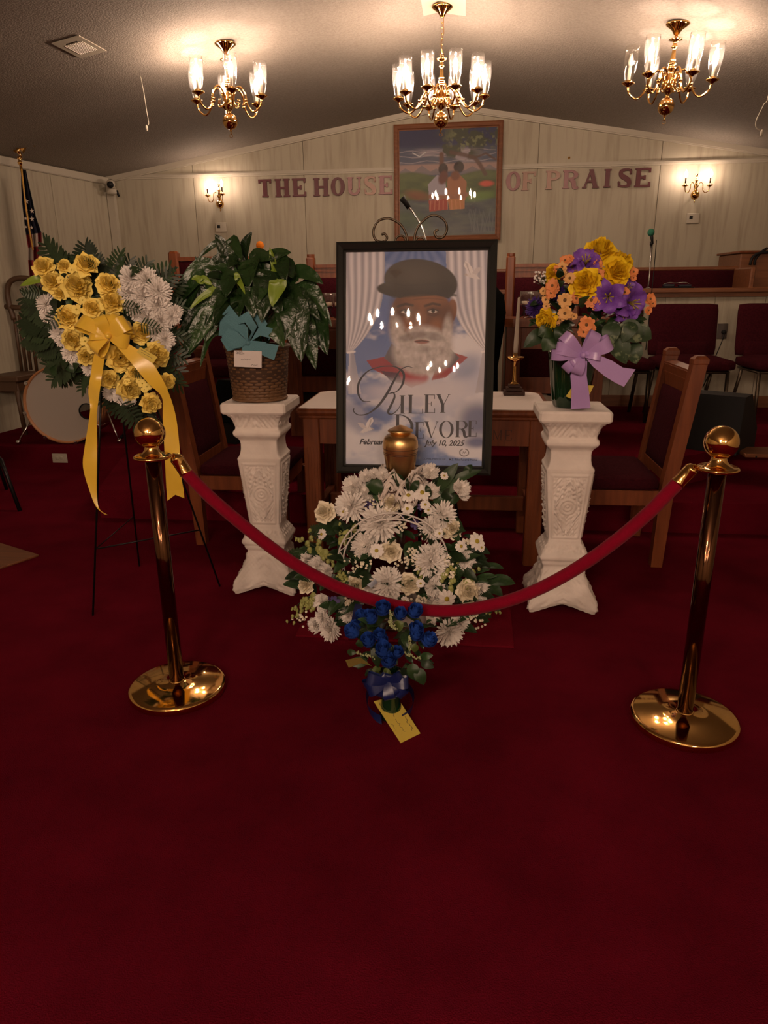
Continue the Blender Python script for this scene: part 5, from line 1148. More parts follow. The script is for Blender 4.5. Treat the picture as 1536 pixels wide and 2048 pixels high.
def fern_mesh(seed, n=13):
    b = MB(); r_ = random.Random(seed); L = 1.; bend = r_.uniform(.15, .35)
    rac = lambda s: V(s*L, 0, -bend*s*s); b.tube([rac(s) for s in np.linspace(0, 1, 8)], .010, 4)
    for i in range(1, n+1):
        s = .12+.86*i/n; l = .30*math.sin(PI*(.15+.80*s))**.8+.03
        for sg in (-1, 1):
            p = rac(s); q = p+V(.13, sg*l, -.04*l+r_.uniform(-.02, .02)); d = (q-p); w_ = V(.036, 0, 0)
            b.grid([(p-w_*.6, p+w_*.6+V(0, 0, .004)), (p+d*.5-w_, p+d*.5+w_), (p+d*.85-w_*.8, p+d*.85+w_*.8), (q-w_*.15, q+w_*.15)])
    return b.mesh('fern_frond', FERN)
FM = [fern_mesh(s) for s in (1, 2, 3, 4)]; FS = fern_mesh(7, 7)
def simple_leaf(mt, seed, w=.42, name='leaf'):
    b = MB(); leafblade(b, [(0, 0, 0), (.35, 0, .10), (.7, 0, .09), (1, 0, -.05)], w, (0, 0, 1), .22, 5, wave=.02); return b.mesh(name, mt)
LM = [simple_leaf(GREEN, 1), simple_leaf(GREEN, 2, .34), simple_leaf(GREEN, 3, .5)]
def putx(name, me, parent, p, d, L, up=(0, 0, 1), W=None):   # align local x with d, local z towards up
    d = Vector(d).normalized(); z = Vector(up)-d*d.dot(Vector(up)); z = z.normalized() if z.length > 1e-4 else d.orthogonal().normalized(); y = z.cross(d)
    o = link(name, me, parent, Vector(p)-parent.location); o.rotation_mode = 'QUATERNION'; o.rotation_quaternion = Matrix((d, y, z)).transposed().to_quaternion(); o.scale = (L, W or L, L); return o
def facing(p, out, k=.6, up=.15): return ((CP-Vector(p)).normalized()+Vector(out)*k+V(0, 0, up)).normalized()
def ribbon(b, pts, wv, mi=0, k=6):                   # pts 3D, wv list of width vectors
    P_ = catmull(pts, k); n = len(P_); W_ = catmull(wv, k)
    return b.grid([[P_[i]-W_[i]/2, P_[i]+W_[i]*-.17+Vector((0, -.0005, 0)), P_[i]+W_[i]*.17, P_[i]+W_[i]/2] for i in range(n)], mi)
def bow_loop(b, c, d, L, w, nrm, twist=0., h=.5):    # teardrop ribbon loop from c along d
    d = Vector(d).normalized(); nrm = Vector(nrm); nrm = (nrm-d*nrm.dot(d)).normalized(); s_ = d.cross(nrm); c = Vector(c); pts = []; ws = []
    for x, y, ww in ((0, 0, .45), (.35, .16*h*2, .8), (.75, .26*h*2, 1), (1.0, .10*h*2, 1), (.96, -.12*h*2, 1), (.6, -.16*h*2, .9), (.25, -.08*h*2, .7), (0, 0, .45)):
        pts.append(c+d*(x*L)+nrm*(y*L)); ws.append((s_*math.cos(twist*x)+nrm*math.sin(twist*x))*w*ww)
    ribbon(b, pts, ws, 0, 4)
# ================================================================== YELLOW WREATH ON WIRE EASEL
def Z3(x, y): return (x/3.3025, 440+y/3.3025)
WYb = 2.95
def wy(v): return WYb+.10*(700-v)/300*.5
wc = ay(205, 640, WYb); wr = thing('flower_wreath', 'wreath of yellow roses and white mums with a yellow satin bow, on wire easel', 'wreath', (wc.x, WYb, wc.z))
def W3(x, y, off=0.): u, v = Z3(x, y); return ay(u, v, wy(v)-off)
yel = [(280, 300, 68), (340, 400, 72), (420, 300, 48), (565, 285, 76), (505, 425, 92), (390, 480, 46), (535, 490, 55), (715, 420, 76), (740, 540, 82), (610, 580, 66), (440, 640, 78), (480, 790, 74), (570, 900, 58), (935, 745, 72), (800, 910, 98), (1040, 890, 80), (1110, 1065, 52), (725, 1055, 64), (860, 1115, 78), (895, 1010, 52), (1000, 1215, 68)]
for i, (x, y, r) in enumerate(yel):
    p = W3(x, y, .085+.02*random.random()); put('rose', YR[i % 3], wr, p, facing(p, ((x-680)/600, 0, -(y-700)/600), .5), r/3.3025*dist(p)/FPX*1.08)
for x, y, r in ((505, 590, 36), (560, 800, 34), (590, 830, 26), (470, 330, 24), (400, 395, 28), (940, 1080, 30), (970, 1100, 30), (920, 1060, 26), (955, 1120, 24), (545, 530, 26), (600, 860, 26), (650, 870, 24), (840, 1070, 26)):
    p = W3(x, y, .10); put('small_blossom', YC_[random.randrange(2)], wr, p, facing(p, (random.uniform(-.3, .3), 0, random.uniform(-.3, .3))), r/3.3025*dist(p)/FPX)
mum = [(880, 385, 85), (975, 395, 80), (1050, 465, 80), (855, 475, 70), (955, 500, 90), (1055, 560, 85), (905, 575, 80), (985, 650, 88), (1070, 670, 75), (1140, 640, 55), (1045, 745, 75), (1095, 790, 60), (935, 630, 60), (1165, 600, 42), (300, 550, 62), (315, 625, 52), (390, 750, 60), (360, 690, 30), (470, 880, 62), (500, 930, 40), (590, 985, 45), (740, 1145, 55), (810, 1170, 55), (860, 1185, 42), (1085, 850, 40), (410, 800, 40)]
for i, (x, y, r) in enumerate(mum):
    p = W3(x, y, .045+.02*random.random()); put('chrysanthemum', WM[i % 3], wr, p, facing(p, ((x-680)/500, 0, -(y-700)/500), .5), r/3.3025*dist(p)/FPX*1.05)
fr = [(230, 150), (500, 120), (370, 230), (750, 195), (840, 250), (650, 260), (950, 260), (1090, 290), (1130, 350), (60, 745), (90, 620), (100, 500), (110, 690), (210, 940), (200, 850), (300, 1000), (370, 1080), (450, 1120), (570, 1110), (1200, 900), (1180, 1010), (1230, 820), (880, 1370), (760, 1290), (960, 1330), (1150, 1120), (1190, 760), (660, 1230), (130, 560), (160, 800), (1190, 560), (620, 230), (300, 1060), (1170, 440)]
for i, (x, y) in enumerate(fr):
    p = W3(x, y, -.02+.03*random.random()); cx, cy = 680+(x-680)*.35, 720+(y-720)*.35; q = W3(cx, cy, .03); d = p-q; L_ = min(d.length, .30)
    putx('fern_frond', FM[i % 4], wr, p-d.normalized()*L_, d, L_, (random.uniform(-.3, .3), -1, random.uniform(-.2, .4)), L_*.85)
for x, y, x2, y2 in ((780, 560, 900, 590), (900, 680, 1030, 715), (430, 560, 300, 700), (640, 330, 560, 260), (780, 1180, 900, 1330), (860, 1000, 960, 1010), (300, 470, 150, 480)):
    p = W3(x, y, .09); q = W3(x2, y2, .125); putx('fern_frond', FS, wr, p, q-p, (q-p).length, (0, -1, .2))
b = MB(); leafblade(b, [W3(300, 380, .05)-wr.location, W3(230, 395, .07)-wr.location, W3(132, 435, .06)-wr.location], .035, (0, -1, .2)); b.build('leaf', LIME, wr)
for i in range(60):
    a = random.uniform(0, 6.28); rr = random.uniform(.15, 1); x = 680+400*rr*math.cos(a); y = 680+440*rr*math.sin(a); p = W3(x, y, .03); putx('leaf', LM[i % 3], wr, p, (random.uniform(-1, 1), -.4, random.uniform(-1, 1)), random.uniform(.06, .10), (0, -1, .3))
# foam backing of the wreath
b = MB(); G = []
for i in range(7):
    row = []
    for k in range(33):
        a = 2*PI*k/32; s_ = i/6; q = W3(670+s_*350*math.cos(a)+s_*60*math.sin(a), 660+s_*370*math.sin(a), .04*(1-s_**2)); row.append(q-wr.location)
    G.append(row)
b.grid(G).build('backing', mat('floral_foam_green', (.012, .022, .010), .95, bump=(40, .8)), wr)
# bow
b = MB(); bc = W3(722, 765, .16)-wr.location; s_ = .00065
for x, y, w_ in ((530, 680, 62), (620, 735, 60), (620, 850, 55), (640, 880, 45), (690, 660, 60), (760, 640, 62), (840, 680, 66), (850, 805, 62), (870, 720, 55), (600, 770, 50), (790, 640, 50), (655, 640, 50)):
    e = W3(x, y, .15+random.uniform(-.02, .03))-wr.location; d = e-bc; bow_loop(b, bc, d, d.length*1.02, w_*s_*1.5, (random.uniform(-.4, .4), -1, random.uniform(-.3, .5)), random.uniform(-.4, .4), .55)
b.ball(bc+V(0, -.01, 0), .013, 8, 6); b.build('bow', SATY, wr)
def rib_px(parent, pts, mt, name='ribbon_tail', conv=W3, notch=False):
    b = MB(); P_ = []; Wd = []
    for (x, y, x2, y2, off, off2) in pts:
        a = conv(x, y, off)-parent.location; c = conv(x2, y2, off2)-parent.location; P_.append((a+c)/2); Wd.append(c-a)
    ribbon(b, P_, Wd); return b.build(name, mt, parent)
rib_px(wr, [(660, 800, 720, 810, .15, .15), (618, 905, 692, 915, .14, .13), (600, 1015, 672, 1040, .13, .12), (583, 1130, 655, 1160, .12, .15), (595, 1260, 640, 1290, .14, .12), (562, 1480, 642, 1480, .13, .11), (548, 1630, 640, 1640, .12, .12), (592, 1790, 640, 1800, .12, .11), (635, 1895, 655, 1905, .12, .12), (690, 1945, 712, 1948, .12, .13)], SATY)
rib_px(wr, [(740, 800, 800, 790, .15, .15), (880, 960, 960, 890, .17, .15), (975, 1075, 1050, 1010, .15, .15), (1068, 1170, 1110, 1130, .13, .15), (1075, 1300, 1160, 1290, .12, .13), (1085, 1500, 1185, 1490, .13, .12), (1095, 1700, 1198, 1690, .12, .13), (1100, 1790, 1212, 1780, .12, .12)], SATY)
b = MB(); n_ = [W3(*q, .12)-wr.location for q in ((1100, 1790), (1212, 1780), (1218, 1838), (1158, 1815), (1105, 1855))]; b.add(n_, [(0, 3, 4), (0, 1, 3), (1, 2, 3)], 0, False); b.build('ribbon_end', SATY, wr)
c4 = [W3(*q, .185)-wr.location for q in ((925, 838), (1040, 905), (1010, 950), (903, 872))]; t_ = MB().add(c4+[q+V(0, .002, 0) for q in c4], [(3, 2, 1, 0), (4, 5, 6, 7), (0, 1, 5, 4), (1, 2, 6, 5), (2, 3, 7, 6), (3, 0, 4, 7)], 0, False).build('gift_card', CARDY, wr)
b = MB(); ux = (c4[1]-c4[0]); uy = (c4[3]-c4[0])
def scrawl(b, o, ux, uy, x0, x1, y, seed, r=.0006, off=V(0, -.0012, 0)):
    r_ = random.Random(seed); n = 16; b.tube([o+off+ux*(x0+(x1-x0)*i/n)+uy*(y+r_.uniform(-.05, .05)) for i in range(n+1)], r, 4)
scrawl(b, c4[0], ux, uy, .12, .6, .3, 1); scrawl(b, c4[0], ux, uy, .2, .85, .62, 2); b.build('handwriting', INK, wr)
# wire easel
we = thing('wire_easel', 'thin dark wire tripod easel carrying the yellow flower wreath', 'easel', (wc.x, WYb, 0)); wo = we.location
fl_, fr_, rl_ = az(186, 1232), az(440, 1174), az(279, 1133); apex = W3(700, 300, -.06)
for nm, f in (('leg', fl_), ('leg', fr_), ('leg', rl_)): MB().tube([f-wo+V(0, 0, .003), apex-wo], .0045, 6).build(nm, BLACKM, we)
kb = lambda f, z: f+(apex-f)*(z/apex.z); z1 = .30
MB().tube([kb(fl_, z1)-wo, kb(fr_, z1)-wo], .0035, 6).tube([kb(fl_, z1)-wo, kb(rl_, z1)-wo], .0025, 6).build('cross_wire', BLACKM, we)

# ================================================================== PEACE LILY IN WICKER BASKET
def Z4(x, y): return (330+x/4.151, 440+y/4.151)
BX, BY, BZ = -.921, 3.175, .917
pl = thing('potted_peace_lily', 'peace lily with glossy leaves in wicker basket with teal bow, on left pedestal', 'potted plant', (BX, BY, BZ))
bk = MB().lathe([(.115, 0), (.117, .01), (.132, .12), (.139, .235), (.133, .235), (.126, .12), (.11, .01)], n=40, closed=False).lathe([(.001, .003), (.115, .003)], n=20, closed=False).build('basket', mat('wicker_dark', (.05, .022, .010), .8), pl)
nr_, nc_ = 17, 17; shp = {}
for i in range(nr_):
    z0 = .008+i*.0133; rr = .118+(.139-.118)*z0/.235; b = MB(); da = 2*PI/nc_
    G = []
    for j in range(7):
        a = -da*.56+da*1.12*j/6; bl = .0048*math.cos((j-3)/3*PI/2)**.6
        G.append([((rr+bl-.001)*math.cos(a), (rr+bl-.001)*math.sin(a), z) for z in (0, .003, .009, .0122)])
    for row in G: row[0] = (row[0][0]*.985, row[0][1]*.985, row[0][2]); row[3] = (row[3][0]*.985, row[3][1]*.985, row[3][2])
    me = b.grid(G).mesh('woven_strip', WICKER)
    for k in range(nc_): link('woven_strip', me, bk, (0, 0, z0), (0, 0, da*(k+.5*(i % 2))))
MB().tube([(.142*math.cos(a), .142*math.sin(a), .236) for a in np.linspace(0, 2*PI, 40, endpoint=False)], .008, 8, 0, True).build('basket_rim', WICKER, pl)
MB().tube([(.119*math.cos(a), .119*math.sin(a), .007) for a in np.linspace(0, 2*PI, 40, endpoint=False)], .007, 8, 0, True).build('basket_foot', WICKER, pl)
MB().lathe([(.001, .21), (.132, .205)], n=20, closed=False).build('soil', BROWNC, pl)
PO = V(BX, BY, BZ)
def L4(x, y, off): u, v = Z4(x, y); return ay(u, v, BY-off)-PO
lv = [  # base, mid, tip, width(zoomed px), offset towards camera at mid, tip, material
 ((560, 720), (440, 190), (258, 335), 60, .0, .03, 0), ((640, 700), (640, 300), (720, 95), 125, 0, .0, 0), ((600, 700), (500, 260), (415, 120), 115, .02, .03, 0), ((620, 700), (560, 170), (640, 335), 105, .03, .08, 0),
 ((860, 700), (860, 330), (1045, 268), 150, .02, .08, 0), ((850, 700), (910, 400), (868, 225), 60, .06, .06, 1), ((930, 470), (935, 540), (888, 718), 150, .16, .19, 1), ((900, 650), (1130, 430), (1312, 530), 140, .05, .08, 0),
 ((950, 600), (1220, 570), (1385, 885), 115, .04, .07, 0), ((940, 680), (1080, 760), (1130, 1180), 250, .12, .16, 0), ((980, 700), (1150, 860), (1252, 1240), 190, .10, .15, 0), ((1000, 700), (1250, 800), (1345, 1118), 220, .05, .09, 0),
 ((880, 760), (900, 880), (985, 1058), 170, .15, .17, 0), ((640, 640), (300, 410), (28, 765), 190, .06, .10, 0), ((600, 640), (260, 470), (120, 880), 170, .05, .10, 0), ((520, 610), (370, 600), (200, 745), 62, .09, .12, 1),
 ((620, 760), (330, 700), (110, 1000), 170, .08, .12, 0), ((640, 800), (350, 820), (130, 1185), 180, .10, .14, 0), ((640, 900), (370, 980), (292, 1222), 62, .11, .14, 0), ((640, 650), (540, 420), (410, 400), 110, .06, .10, 0),
 ((700, 720), (560, 470), (500, 640), 200, .10, .15, 0), ((780, 760), (700, 380), (690, 560), 230, .07, .13, 0), ((780, 760), (840, 480), (800, 850), 230, .10, .17, 0), ((700, 760), (420, 560), (300, 520), 130, .06, .08, 0),
 ((560, 420), (610, 500), (665, 615), 52, .12, .16, 1), ((430, 560), (300, 500), (220, 490), 70, .08, .10, 1), ((740, 700), (460, 430), (250, 500), 130, .04, .07, 0), ((860, 700), (1000, 380), (1060, 480), 160, .04, .10, 0), ((760, 720), (760, 360), (770, 240), 120, .0, .02, 0),
 ((900, 720), (1100, 620), (1290, 830), 150, .08, .12, 0), ((860, 780), (1000, 760), (1000, 1000), 190, .13, .16, 0), ((620, 740), (300, 620), (60, 640), 150, .04, .06, 0), ((640, 820), (400, 760), (200, 1100), 150, .12, .15, 0),
 ((720, 700), (600, 500), (540, 330), 150, -.02, .0, 0), ((850, 700), (960, 500), (980, 400), 150, -.02, .0, 0), ((700, 780), (520, 700), (400, 880), 180, .12, .16, 0), ((780, 800), (720, 620), (730, 820), 170, .14, .17, 0),
 ((920, 760), (1180, 760), (1220, 960), 150, .02, .04, 0), ((620, 700), (340, 500), (250, 300), 90, -.02, .0, 0), ((700, 700), (640, 480), (750, 380), 170, .03, .10, 0), ((640, 700), (420, 500), (180, 420), 130, -.03, -.02, 0), ((930, 700), (1150, 640), (1180, 480), 130, -.02, .02, 0),
 ((700, 760), (620, 640), (600, 820), 170, .11, .14, 0), ((860, 760), (900, 620), (960, 800), 160, .10, .13, 0), ((640, 700), (470, 620), (330, 880), 150, .10, .14, 0), ((900, 700), (1060, 600), (1120, 760), 150, .08, .12, 0),
 ((600, 700), (420, 640), (230, 960), 140, .07, .10, 0), ((940, 740), (1160, 900), (1190, 1120), 150, .03, .06, 0), ((700, 650), (600, 330), (520, 400), 120, .05, .09, 0), ((820, 650), (760, 300), (900, 330), 130, .03, .07, 0),
 ((880, 640), (960, 340), (1000, 520), 150, .07, .12, 0), ((660, 620), (480, 330), (330, 420), 120, .02, .05, 0), ((620, 800), (440, 760), (330, 1020), 150, .10, .13, 0), ((760, 740), (800, 560), (740, 720), 150, .12, .16, 0)]
for i, (p0, p1, p2, w_, o1, o2, mi) in enumerate(lv):
    a, m_, c = L4(*p0, .0 if mi == 0 else o1), L4(*p1, o1), L4(*p2, o2); w3 = w_/4.151*dist(m_+PO)/FPX
    b = MB(); base = V(random.uniform(-.04, .04), random.uniform(-.03, .05), .20)
    st = a.lerp(m_, .30)
    b.tube([base, base.lerp(a, .6)+V(0, 0, .02), st], .003, 5); leafblade(b, [st, m_.lerp(st, .35)+V(0, 0, .01), m_, c.lerp(m_, .45)+V(0, 0, .006), c], w3*1.0, V(random.uniform(-.35, .35), -1, random.uniform(.1, .7)), .16, 7, wave=.035)
    b.build('leaf', LIME if mi else LILYG, pl)
# teal bow on the basket
b = MB(); bc = L4(690, 1020, .165); K4 = dist(bc+PO)/FPX/4.151
def quadstrip(b, pts, off, conv=L4):
    G = [[conv(x, y, o) for x, y, o in row] for row in pts]; return b.grid(G)
quadstrip(b, [[(535, 705, .15), (460, 805, .15)], [(600, 790, .185), (545, 880, .18)], [(690, 900, .17), (620, 940, .17)], [(690, 1000, .165), (640, 950, .165)]], 0)
quadstrip(b, [[(460, 805, .15), (445, 960, .15)], [(545, 880, .175), (520, 960, .16)], [(650, 945, .165), (640, 965, .16)]], 0)
quadstrip(b, [[(525, 900, .17), (470, 970, .17)], [(600, 930, .185), (560, 1070, .185)], [(690, 1010, .17), (640, 1055, .17)]], 0)
quadstrip(b, [[(565, 835, .17), (600, 870, .175)], [(690, 755, .19), (665, 850, .20)], [(765, 885, .19), (720, 930, .20)], [(700, 1010, .17), (680, 1010, .17)]], 0)
quadstrip(b, [[(565, 835, .17), (570, 850, .17)], [(620, 940, .175), (650, 950, .17)], [(690, 1010, .17), (690, 1000, .17)]], 0)
quadstrip(b, [[(700, 1015, .165), (715, 1000, .165)], [(790, 960, .175), (790, 870, .17)], [(870, 980, .16), (895, 900, .155)]], 0)
quadstrip(b, [[(700, 1015, .16), (720, 1000, .16)], [(830, 1025, .165), (850, 1015, .16)], [(870, 985, .158), (895, 900, .155)]], 0)
quadstrip(b, [[(695, 760, .13), (730, 690, .13)], [(760, 850, .15), (790, 760, .14)], [(800, 960, .155), (850, 860, .15)]], 0)
quadstrip(b, [[(460, 990, .14), (500, 960, .14)], [(520, 1090, .155), (540, 1010, .155)], [(690, 1050, .16), (690, 1010, .16)]], 0)
b.ball(bc, .012, 8, 6); b.build('bow', TEAL, pl)
b = MB(); quadstrip(b, [[(690, 1050, .168), (700, 1000, .168)], [(800, 1120, .172), (830, 1020, .172)], [(905, 1165, .17), (945, 1040, .165)]], 0); quadstrip(b, [[(640, 1020, .165), (740, 1020, .165)], [(640, 1090, .168), (740, 1085, .168)]], 0); b.build('ribbon_tail', TEAL, pl)
# envelope card in front of basket
q = [L4(573, 1083, .178)+PO, L4(803, 1090, .178)+PO, L4(802, 1228, .172)+PO, L4(574, 1217, .172)+PO]
gc = thing('envelope_card', 'small white envelope card with handwriting, pinned to the wicker basket', 'card', q[3]); c4 = [p-q[3] for p in q]
MB().add(c4+[p+V(0, .002, 0) for p in c4], [(3, 2, 1, 0), (4, 5, 6, 7), (0, 1, 5, 4), (1, 2, 6, 5), (2, 3, 7, 6), (3, 0, 4, 7)], 0, False).build('envelope', CARDW, gc)
b = MB(); ux = c4[1]-c4[0]; uy = c4[3]-c4[0]
for x0, x1, y, s_ in ((.10, .30, .08, 1), (.10, .38, .14, 2), (.08, .34, .20, 3), (.25, .60, .52, 5), (.62, .85, .86, 6)): scrawl(b, c4[0], ux, uy, x0, x1, y, s_, .00045 if y < .3 else .0006)
b.build('handwriting', INK, gc)

# ================================================================== PURPLE AND YELLOW BOUQUET IN GREEN VASE
def Z6(x, y): return (960+x/4.151, 440+y/4.151)
GX, GY, GZ = .455, 3.10, .907
bq = thing('flower_bouquet', 'bouquet of yellow roses, purple lilies and orange daisies with lilac bow on right pedestal', 'bouquet', (GX, GY, GZ)); GO = V(GX, GY, GZ)
def W6(x, y, off): u, v = Z6(x, y); return ay(u, v, GY-off)
b = MB(); prof = [(.062, .0), (.068, .004), (.075, .03), (.088, .12), (.098, .20), (.102, .235), (.098, .235), (.084, .12), (.07, .02), (.001, .01)]
G = []
for r, z in prof: G.append([(r*(1+.03*math.cos(10*a))*math.cos(a), r*(1+.03*math.cos(10*a))*math.sin(a), z) for a in np.linspace(0, 2*PI, 61)])
b.grid(G).build('vase', GVASE, bq)
def K(p, r, z=4.151): return r/z*dist(p)/FPX
for i, (x, y, r, o, e) in enumerate(((1005, 232, 128, .0, (0, 0, 1.1)), (1200, 352, 105, .0, (.9, 0, .5)), (1135, 430, 128, .07, (.3, 0, .3)), (868, 515, 128, .12, (-.3, 0, .3)), (535, 835, 100, .08, (-.9, 0, -.3)), (602, 435, 78, .05, (-.5, 0, .3)), (600, 520, 60, .03, (-.5, 0, 0)))):
    p = W6(x, y, o); put('rose', YR2[i % 3], bq, p, facing(p, e, .9, 0), K(p, r)*1.05)
for i, (x, y, r, o, e) in enumerate(((880, 345, 140, .03, (0, 0, 1.)), (960, 320, 100, .0, (.4, 0, 1.)), (1065, 640, 155, .12, (.0, 0, -.1)), (1265, 690, 155, .07, (.9, 0, -.2)), (1230, 560, 90, .02, (.6, 0, .5)), (760, 380, 90, .02, (-.4, 0, .8)), (1200, 780, 90, .07, (.3, 0, -.8)))):
    p = W6(x, y, o); put('lily', PL[i % 3], bq, p, facing(p, e, .9, 0), K(p, r)*1.05)
for x, y, r, o in ((455, 725, 85, .03), (640, 600, 70, .05), (760, 620, 60, .03), (1240, 620, 70, .0)):
    p = W6(x, y, o); put('aster', PA[0], bq, p, facing(p, ((x-860)/600, 0, 0), .9), K(p, r))
for i, (x, y, r, o, c) in enumerate(((705, 335, 46, .05, 0), (745, 320, 34, .04, 0), (600, 545, 58, .09, 0), (590, 605, 48, .09, 0), (620, 570, 40, .08, 0), (705, 665, 62, .13, 1), (705, 775, 58, .13, 1), (745, 482, 48, .1, 1), (925, 665, 60, .12, 0), (960, 700, 45, .11, 0), (800, 650, 50, .1, 0), (545, 662, 36, .07, 1), (550, 715, 30, .07, 1), (680, 390, 46, .06, 1), (640, 410, 36, .06, 0), (980, 365, 40, .05, 0), (990, 450, 46, .08, 0), (1275, 430, 42, .03, 0), (1275, 480, 28, .03, 0), (1415, 655, 48, .03, 0), (1435, 690, 36, .03, 0), (1400, 750, 34, .03, 0), (780, 800, 28, .12, 1), (885, 870, 66, .14, 0), (860, 930, 48, .14, 0), (920, 900, 40, .13, 0), (1200, 600, 46, .09, 0), (525, 590, 34, .06, 1), (640, 830, 36, .08, 1), (680, 440, 40, .06, 1))):
    p = W6(x, y, o); put('daisy', (PD if c else OD)[i % 2], bq, p, facing(p, ((x-860)/600, 0, (600-y)/700), .6), K(p, r)*1.08)
b = MB()
for k in range(34):
    x, y = 500+random.uniform(-50, 45), 475+random.uniform(-55, 50); p = W6(x, y, .05+random.uniform(-.01, .01))-GO; b.tube([W6(540, 560, .03)-GO, p], .0009, 4); b.ball(p, .0042, 6, 4, 1)
fb = b.build('filler_blossoms', [GREEN, WPETAL], bq); fb['kind'] = 'stuff'
random.seed(5)
for i in range(95):
    a = random.uniform(0, 6.28); rr = random.uniform(.1, 1)**.6; x = 870+390*rr*math.cos(a); y = 700+290*rr*math.sin(a)+60; x = x if x > 520 else 1040-x; p = W6(x, y, -.03+.05*random.random()); putx('leaf', LM[i % 3], bq, p-V(0, 0, .02), (random.uniform(-.7, .7)+(x-850)/500, random.uniform(-.9, .1), random.uniform(-.6, .8)), random.uniform(.06, .09), (0, -.7, .7))
VEIN = mat('veined_leaf', (.028, .055, .022), .5, var=(34, (.16, .20, .11), (1, 1, 1), .54, .62))
for x, y, x2, y2, w_, o in ((1080, 950, 1215, 1195, 190, .09), (1150, 880, 1340, 1010, 190, .08), (1250, 940, 1425, 985, 160, .03), (1230, 1030, 1300, 1195, 160, .06), (1100, 850, 1060, 1060, 150, .10), (1280, 850, 1180, 1020, 120, .1), (560, 930, 360, 1060, 130, .05), (620, 920, 480, 960, 140, .07), (640, 960, 520, 1090, 150, .08), (700, 900, 640, 1010, 130, .1), (860, 720, 850, 640, 120, .11), (650, 480, 690, 420, 70, .10), (660, 500, 675, 560, 60, .10)):
    a, c = W6(x, y, o)-GO, W6(x2, y2, o+.02)-GO; b = MB(); leafblade(b, [a, a.lerp(c, .5)+V(0, -.015, .01), c], w_/4.151*dist(a+GO)/FPX, V(random.uniform(-.3, .3), -1, .4), .15, 7, wave=.02); b.build('leaf', VEIN if x > 1000 else GREEN, bq)
b = MB(); BC = W6(852, 1120, .165)-GO
for x, y, w_, tw in ((690, 960, 85, .3), (640, 1060, 100, -.3), (600, 1120, 80, .2), (710, 1245, 85, .4), (960, 935, 95, -.2), (1075, 1010, 110, .2), (1000, 1140, 60, 0), (790, 1270, 95, .1), (760, 1200, 70, -.3), (900, 1090, 60, .4)):
    e = W6(x, y, .165+random.uniform(-.02, .02))-GO; d = e-BC; bow_loop(b, BC, d, d.length*1.02, K(BC+GO, w_)*1.05, (random.uniform(-.4, .4), -1, random.uniform(-.2, .4)), tw, .5)
b.ball(BC+V(0, -.012, 0), .012, 8, 6); b.build('bow', SATP, bq)
b = MB(); conv = lambda x, y, o: W6(x, y, o)-GO
quadstrip(b, [[(870, 1090, .16), (880, 1150, .16)], [(960, 1110, .175), (940, 1220, .17)], [(1100, 1170, .16), (1040, 1300, .165)], [(1185, 1225, .155), (1120, 1350, .16)], [(1292, 1240, .15), (1195, 1385, .155)]], 0, conv)
quadstrip(b, [[(800, 1180, .155), (890, 1170, .155)], [(750, 1290, .15), (885, 1290, .15)], [(760, 1420, .135), (905, 1430, .135)], [(755, 1570, .115), (918, 1562, .115)]], 0, conv)
b.build('ribbon_tail', SATP, bq)
c4 = [conv(x, y, o) for x, y, o in ((775, 1370, .128), (945, 1375, .125), (870, 1530, .112), (712, 1465, .118))]; MB().add(c4+[p+V(0, .002, 0) for p in c4], [(3, 2, 1, 0), (4, 5, 6, 7), (0, 1, 5, 4), (1, 2, 6, 5), (2, 3, 7, 6), (3, 0, 4, 7)], 0, False).build('gift_card', CARDY, bq)

# ================================================================== URN, ITS FLOWER RING, WHITE FLOWER BASKET
def Z7(x, y): return (560+x/3.2, 920+y/3.2)
UX, UY = ay(801, 900, 2.84).x, 2.84; zb = ay(801, 850, UY).z-.246
ur = thing('cremation_urn', 'brushed brass urn with lid and three dark bands, in front of the portrait', 'urn', (UX, UY, zb))
MB().lathe([(.040, 0), (.046, .003), (.052, .03), (.061, .08), (.069, .125), (.0725, .16), (.071, .18), (.066, .195), (.056, .206), (.044, .211), (.041, .214)], n=56).build('body', BRUSH, ur)
for z, r in ((.130, .0700), (.137, .0709), (.152, .0724)): MB().lathe([(r-.002, z-.0012), (r+.0004, z-.0008), (r+.0004, z+.0008), (r-.002, z+.0012)], n=56, closed=False).build('dark_band', DWOOD, ur)
MB().lathe([(.040, .212), (.0415, .217), (.050, .219), (.052, .222), (.050, .226), (.040, .231), (.026, .238), (.012, .2435), (.003, .246)], n=48).build('lid', BRUSH, ur)
us = thing('urn_stand', 'small round stand hidden inside the flowers, carrying the urn', 'stand', (UX, UY, 0))
MB().lathe([(.13, zb-.018), (.135, zb-.014), (.135, zb-.002), (.13, zb)], n=32).build('top', DWOOD, us); MB().lathe([(.022, .02), (.018, .3), (.026, zb-.018)], n=16).build('stem', DWOOD, us); MB().lathe([(.14, .009), (.14, .02), (.03, .03)], n=32).build('base', DWOOD, us)
def yd(u, v): return 2.86-(.075+.17*float(smooth(960, 1200, v)))*math.sqrt(max(0, 1-((u-795)/235)**2))
def W7(x, y, off=0.): u, v = Z7(x, y); return ay(u, v, yd(u, v)-off)
ring = thing('urn_flower_ring', 'ring of white carnations, daisies and tulle around the foot of the brass urn', 'flower arrangement', (UX, UY, zb))
bas = thing('flower_basket', 'white-handled basket heaped with white mums, cream roses and daisies, behind red rope', 'flower basket', (-.21, 2.84, 0))
rg = random.Random(3)
b = MB()
